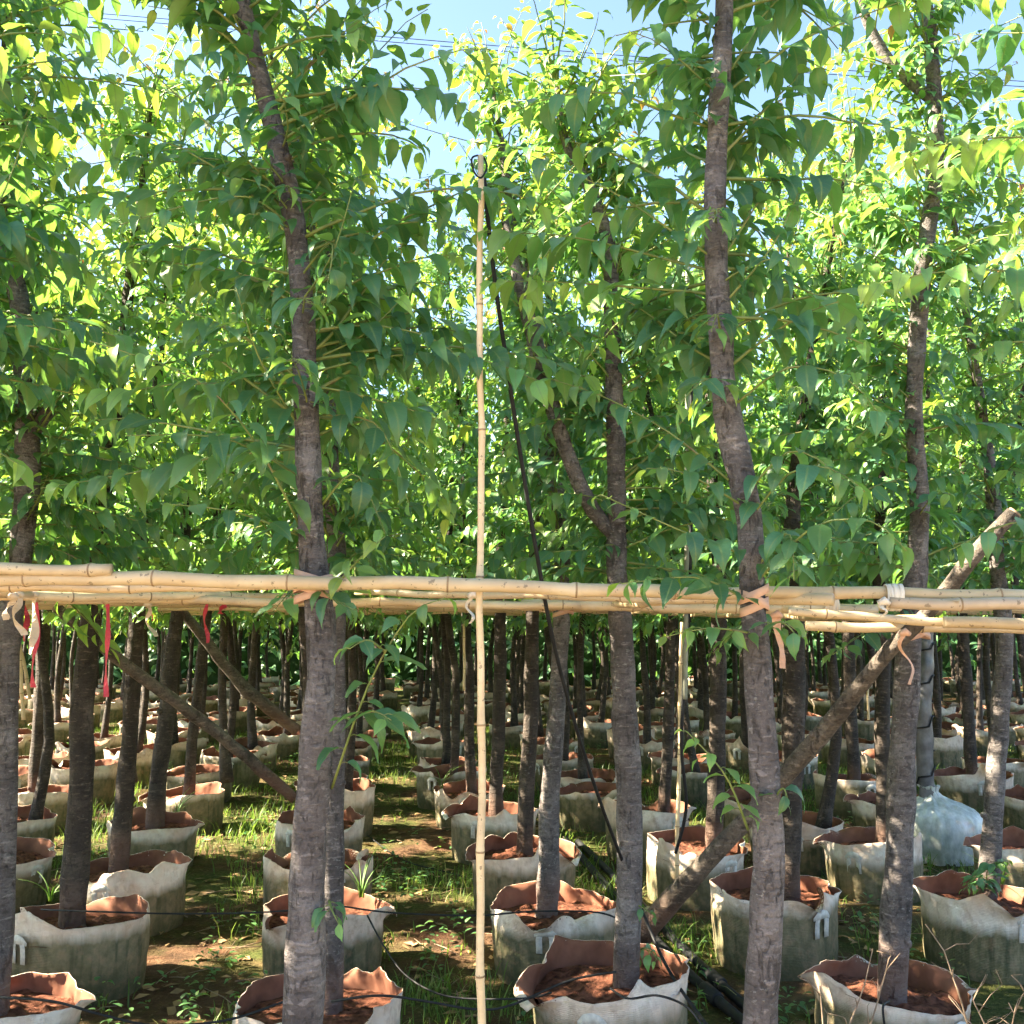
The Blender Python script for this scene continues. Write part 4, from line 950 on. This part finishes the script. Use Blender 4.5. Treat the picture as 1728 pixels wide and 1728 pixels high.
# ------------------------------------------------------------------ pipes, hoses, wires
def hose(pts, rad, label, cat, name, m, group=None, parts=(), n=40, seg=8):
    path = catmull([(Vector(p), rad) for p in pts], n); base = path[0][0].copy(); root = empty(name, base); tag(root, label, cat, group)
    mb_ = MB(); mb_.tube([p-base for p, q in path], [rad]*len(path), seg); mb_.build('tube', m, root)
    for i, rr, ln, pm in parts:
        p = path[i][0]-base; t = (path[i+1][0]-path[i][0]).normalized(); c = MB(); c.tube([p-t*ln, p-t*ln*.9, p+t*ln*.9, p+t*ln], [rr*.85, rr, rr, rr*.85], 12); c.build('coupling', pm, root)
hose([at(817, 300, 2.40), at(821, 345, 2.42), at(836, 480, 2.5), at(868, 700, 2.62), at(905, 930, 2.75), at(945, 1130, 2.95), at(1010, 1345, 3.3), at(1085, 1540, 3.75), at(1130, 1640, 3.55), at(1200, 1740, 3.15)], .0056, 'black hose hanging slantwise from the stake top down to the ground pipes', 'hose', 'black_hose', M_HOSE, n=60)
hose([at(806, 262, 2.375), at(796, 268, 2.35), at(800, 290, 2.345), at(812, 300, 2.36), at(822, 280, 2.38), at(814, 262, 2.385)], .0024, 'dark wire loop tied round the stake top', 'wire', 'wire_loop', M_HOSE, n=24, seg=6)
def gpt(px, py, z): d = depth_on(py, z); p = at(px, py, d); p.z = z + gz(p.x, p.y); return p
hose([gpt(955, 1415, .03), gpt(1010, 1480, .03), gpt(1090, 1570, .03), gpt(1170, 1650, .03), gpt(1260, 1728, .03), gpt(1330, 1790, .03)], .021, 'thick black water pipe lying on the ground, the left of two', 'pipe', 'water_pipe', M_HOSE, 'water pipes on the ground', [(12, .028, .05, M_FIT), (26, .030, .07, M_HOSE)])
hose([gpt(975, 1420, .03), gpt(1035, 1480, .03), gpt(1115, 1562, .03), gpt(1200, 1645, .03), gpt(1290, 1722, .03), gpt(1370, 1785, .03)], .020, 'thick black water pipe lying on the ground, the right of two', 'pipe', 'water_pipe', M_HOSE, 'water pipes on the ground', [(14, .027, .05, M_FIT), (24, .029, .07, M_HOSE)])
hose([at(1160, 450, 3.9), at(1160, 700, 3.9), at(1158, 1000, 3.9), at(1156, 1180, 3.9)], .009, 'thin weathered steel riser left of the slender right trunk', 'pole', 'steel_riser', M_STEEL, seg=10)
hose([at(1166, 460, 3.92), at(1167, 700, 3.93), at(1164, 1000, 3.93), at(1150, 1240, 3.95), at(1158, 1360, 4.0), at(1140, 1440, 4.05)], .0065, 'black riser hose strapped to the steel riser', 'hose', 'riser_hose', M_HOSE, n=50)
def drip(pts, label, rad=.0035): hose(pts, rad, label, 'hose', 'drip_line', M_HOSE, 'thin black drip lines', n=36, seg=6)
drip([at(70, 1535, 4.3), at(150, 1538, 4.15), at(300, 1542, 4.2), at(430, 1540, 4.15), at(520, 1534, 4.1)], 'thin drip line slung between the two left second row bags')
drip([at(570, 1528, 4.15), at(660, 1540, 4.1), at(800, 1545, 4.0), at(900, 1538, 4.05), at(1010, 1540, 4.1), at(1060, 1560, 4.15)], 'thin drip line slung past the upright stake to the peaked-rim bag')
drip([at(0, 1683, 3.05), at(90, 1690, 3.0), at(170, 1712, 3.0), at(260, 1730, 3.05), at(380, 1722, 3.1), at(480, 1690, 3.2)], 'thin drip line across the lower left bags')
drip([at(560, 1690, 3.1), at(640, 1680, 3.0), at(720, 1690, 3.1), at(800, 1703, 3.15), at(860, 1697, 3.2), at(960, 1655, 3.2), at(1040, 1640, 3.15)], 'thin drip line from the lower bag past the stake foot to the pinkish bag')
drip([at(620, 1545, 4.05), at(650, 1600, 3.9), at(690, 1650, 3.75), at(760, 1682, 3.6), at(880, 1685, 3.5), at(930, 1675, 3.4)], 'thin drip line dropping from the second row bag to the ground')
drip([at(1030, 1668, 3.25), at(1060, 1685, 3.15), at(1110, 1680, 3.1), at(1160, 1700, 3.05), at(1190, 1740, 3.0)], 'drip line looped round the foot of the forked tree')
drip([gpt(620, 1410, .02), gpt(680, 1450, .02), gpt(760, 1470, .02), gpt(820, 1490, .02)], 'drip line on the ground behind the upright stake')
drip([at(1500, 1690, 3.1), at(1490, 1700, 3.05), at(1494, 1740, 3.05)], 'drip line hanging over the torn pinkish bag')
for j, (y0, y1) in enumerate(((52, 132), (60, 142))):
    hose([at(-300, y0-68+0, 46), at(600, y0+6, 44), at(1200, y0+52, 44), at(2200, y1+34, 46)], .018, ['upper of the two thin power lines across the sky', 'lower of the two thin power lines across the sky'][j], 'cable', 'power_line', M_WIRE, 'power lines', n=60, seg=5)
hose([at(1030, 128, 3.2), at(1100, 124, 2.9), at(1150, 121, 2.6), at(1215, 126, 2.32)], .0018, 'thin grey wire tied to the slender right trunk high up', 'wire', 'tie_wire', M_STEEL, n=20, seg=5)

# ------------------------------------------------------------------ grass, weeds, litter, dry twigs
def free(x, y, m=.29): return all((x-a)**2+(y-b)**2 > m*m for a, b in placed_all)
placed_all = placed + [(x, y) for _, x, y in cells]
r = random.Random(17)
def blades(name, clumps, label, cat, h=(.05, .17)):
    V = []; T = []
    for cx, cy, n, sp, hm in clumps:
        for _ in range(n):
            x = cx+r.gauss(0, sp); y = cy+r.gauss(0, sp); z = gz(x, y)-.005; a = r.uniform(0, 6.28); hh = r.uniform(*h)*hm; ln = hh*r.uniform(.2, .9); w = r.uniform(.0018, .004)
            dx, dy = math.cos(a), math.sin(a); b = len(V)
            for u, ww in ((0, w), (.45, w*.85), (.8, w*.5)):
                px_, py_, pz_ = x+dx*ln*u*u, y+dy*ln*u*u, z+hh*(u-.28*u*u*(ln/hh))
                V += [(px_-dy*ww, py_+dx*ww, pz_), (px_+dy*ww, py_-dx*ww, pz_)]
            V.append((x+dx*ln, y+dy*ln, z+hh*(1-.35*ln/hh)))
            T += [(b, b+1, b+3, b+2), (b+2, b+3, b+5, b+4), (b+4, b+5, b+6)]
    me = bpy.data.meshes.new(name); me.from_pydata(V, [], T); me.materials.append(M_GRASS)
    return tag(link(bpy.data.objects.new(name, me)), label, cat, kind='stuff')
clumps = []
for _ in range(6500):
    y = r.uniform(2.8, 15); x = r.uniform(-.62*y-.6, .62*y+.6)
    if not free(x, y, .24): continue
    g = noise.noise(Vector((x*.45+4, y*.35, 9))) + .35*noise.noise(Vector((x*1.6, y*1.6, 2)))
    if y < 5.6: g -= .30
    if y > 6: g += .24
    if g < .02 and r.random() > .10: continue
    clumps.append((x, y, r.randint(8, 18), .06, r.uniform(.4, 1.15)))
blades('grass', clumps, 'bright green grass growing on the paths between the bags', 'grass')
# broad leaved ground cover
wl_ = []
for _ in range(1500):
    y = r.uniform(3.2, 13); x = r.uniform(-.55*y, .55*y)
    if not free(x, y, .27): continue
    if noise.noise(Vector((x*.6-7, y*.5, 4))) < .05 and r.random() > .08: continue
    for k in range(r.randint(4, 10)):
        a = r.uniform(0, 6.28); d = Vector((math.cos(a), math.sin(a), r.uniform(.1, .9))).normalized(); nn = Vector((0, 0, 1)); nn = (nn-d*d.z).normalized(); xx = d.cross(nn); s = r.uniform(.02, .05); zz = gz(x, y)+r.uniform(.005, .12)
        q = (x+r.gauss(0, .03), y+r.gauss(0, .03), zz)
        wl_.append((Matrix(((xx.x*s, d.x*s, nn.x*s, q[0]), (xx.y*s, d.y*s, nn.y*s, q[1]), (xx.z*s, d.z*s, nn.z*s, q[2]), (0, 0, 0, 1))), r.uniform(.1, .6), k))
tag(link(bpy.data.objects.new('ground_cover', leaves_mesh('ground_cover', wl_, LO))), 'low broad leaved weeds between the bags', 'weeds', kind='stuff')
# dead leaves and sticks
V = []; T = []
for _ in range(3600):
    y = r.uniform(2.6, 11); x = r.uniform(-.6*y, .6*y); a = r.uniform(0, 6.28); s = r.uniform(.015, .045); c, s_ = math.cos(a)*s, math.sin(a)*s; z = gz(x, y)+.006; b = len(V)
    if not free(x, y, .26): continue
    up = r.uniform(-.3, .5)*s
    V += [(x-c, y-s_, z), (x+s_*.5, y-c*.5, z+up), (x+c, y+s_, z+.004), (x-s_*.5, y+c*.5, z+r.uniform(0, .4)*s)]; T += [(b, b+1, b+2), (b, b+2, b+3)]
me = bpy.data.meshes.new('leaf_litter'); me.from_pydata(V, [], T); me.materials.append(M_DRY); tag(link(bpy.data.objects.new('leaf_litter', me)), 'brown dead leaves scattered on the soil', 'leaf litter', kind='stuff')
mb = MB()
for _ in range(420):
    y = r.uniform(2.7, 9); x = r.uniform(-.6*y, .6*y); a = r.uniform(0, 6.28); L = r.uniform(.05, .28)
    if not free(x, y, .3): continue
    p = Vector((x, y, gz(x, y)+.008)); d = Vector((math.cos(a), math.sin(a), r.uniform(-.02, .08)))*L
    mb.tube([p, p+d*.5+Vector((r.gauss(0, .01), r.gauss(0, .01), .006)), p+d], [.0028, .0022, .0012], 4)
tag(mb.build('fallen_sticks', M_STICK), 'thin dry sticks strewn over the soil', 'sticks', kind='stuff')
# grass tufts inside some bags
def tuft(cx, cy, n, label, hm=1.4):
    p = soil_point(cx, cy); root = empty('grass_tuft', (p.x, p.y, SOIL_Z)); tag(root, label, 'grass tuft', 'grass tufts in bags')
    for k in range(n):
        a = r.uniform(0, 6.28); hh = r.uniform(.08, .2)*hm; pts = [Vector((math.cos(a)*.01, math.sin(a)*.01, 0))]
        for i in range(1, 7):
            u = i/6; pts.append(Vector((math.cos(a)*(.01+hh*.8*u*u), math.sin(a)*(.01+hh*.8*u*u), hh*(u-.35*u*u))))
        m_ = MB(); m_.strip(pts, [.005, .007, .007, .006, .005, .003, .001], Vector((-math.sin(a), math.cos(a), 0)), .0006); m_.build('blade', M_GRASS, root)
tuft(298, 1378, 9, 'grass tuft in the sunlit cream bag at left'); tuft(610, 1515, 10, 'grass tuft in the second row bag right of the thick trunk'); tuft(85, 1520, 8, 'small tuft in the large pale left bag', 1.0)
tuft(745, 1330, 7, 'grass tuft in the fifth row bag left of the stake'); tuft(1690, 1505, 6, 'tuft in the long white bag at the right edge')
# bare dry twigs, lower right foreground
def dry(base, tips, label, seed):
    rr = random.Random(seed); b = Vector(base); root = empty('dry_twig', b); tag(root, label, 'twig', 'dry twigs in the lower right foreground')
    for t_ in tips:
        t_ = Vector(t_); pts = [(b, .0035)]
        for i in range(1, 7):
            u = i/6; pts.append((b.lerp(t_, u)+Vector((rr.gauss(0, .012), rr.gauss(0, .012), rr.gauss(0, .008))), .0035*(1-.65*u)))
        m_ = MB(); m_.tube([p-b for p, q in pts], [q for p, q in pts], 5)
        for i in (2, 3, 4, 5):
            p = pts[i][0]-b; e = p+Vector((rr.uniform(-.07, .07), rr.uniform(-.03, .03), rr.uniform(.0, .08))); m_.tube([p, (p+e)/2+Vector((0, 0, .008)), e], [.0018, .0014, .0008], 4)
            e2 = e+Vector((rr.uniform(-.04, .04), 0, rr.uniform(0, .04))); m_.tube([e, e2], [.0009, .0006], 3)
        m_.build('stem', M_STICK, root)
dz = 2.75
dry(at(1400, 1850, dz), [at(1470, 1615, dz), at(1390, 1660, dz), at(1520, 1600, dz)], 'forked bare twig in front of the torn pinkish bag', 1)
dry(at(1660, 1820, dz), [at(1590, 1560, dz), at(1660, 1650, dz)], 'tall bare twig right of the torn pinkish bag', 2)
dry(at(1720, 1840, dz), [at(1700, 1680, dz), at(1740, 1660, dz), at(1610, 1690, dz)], 'small bare twig in the lower right corner', 3)
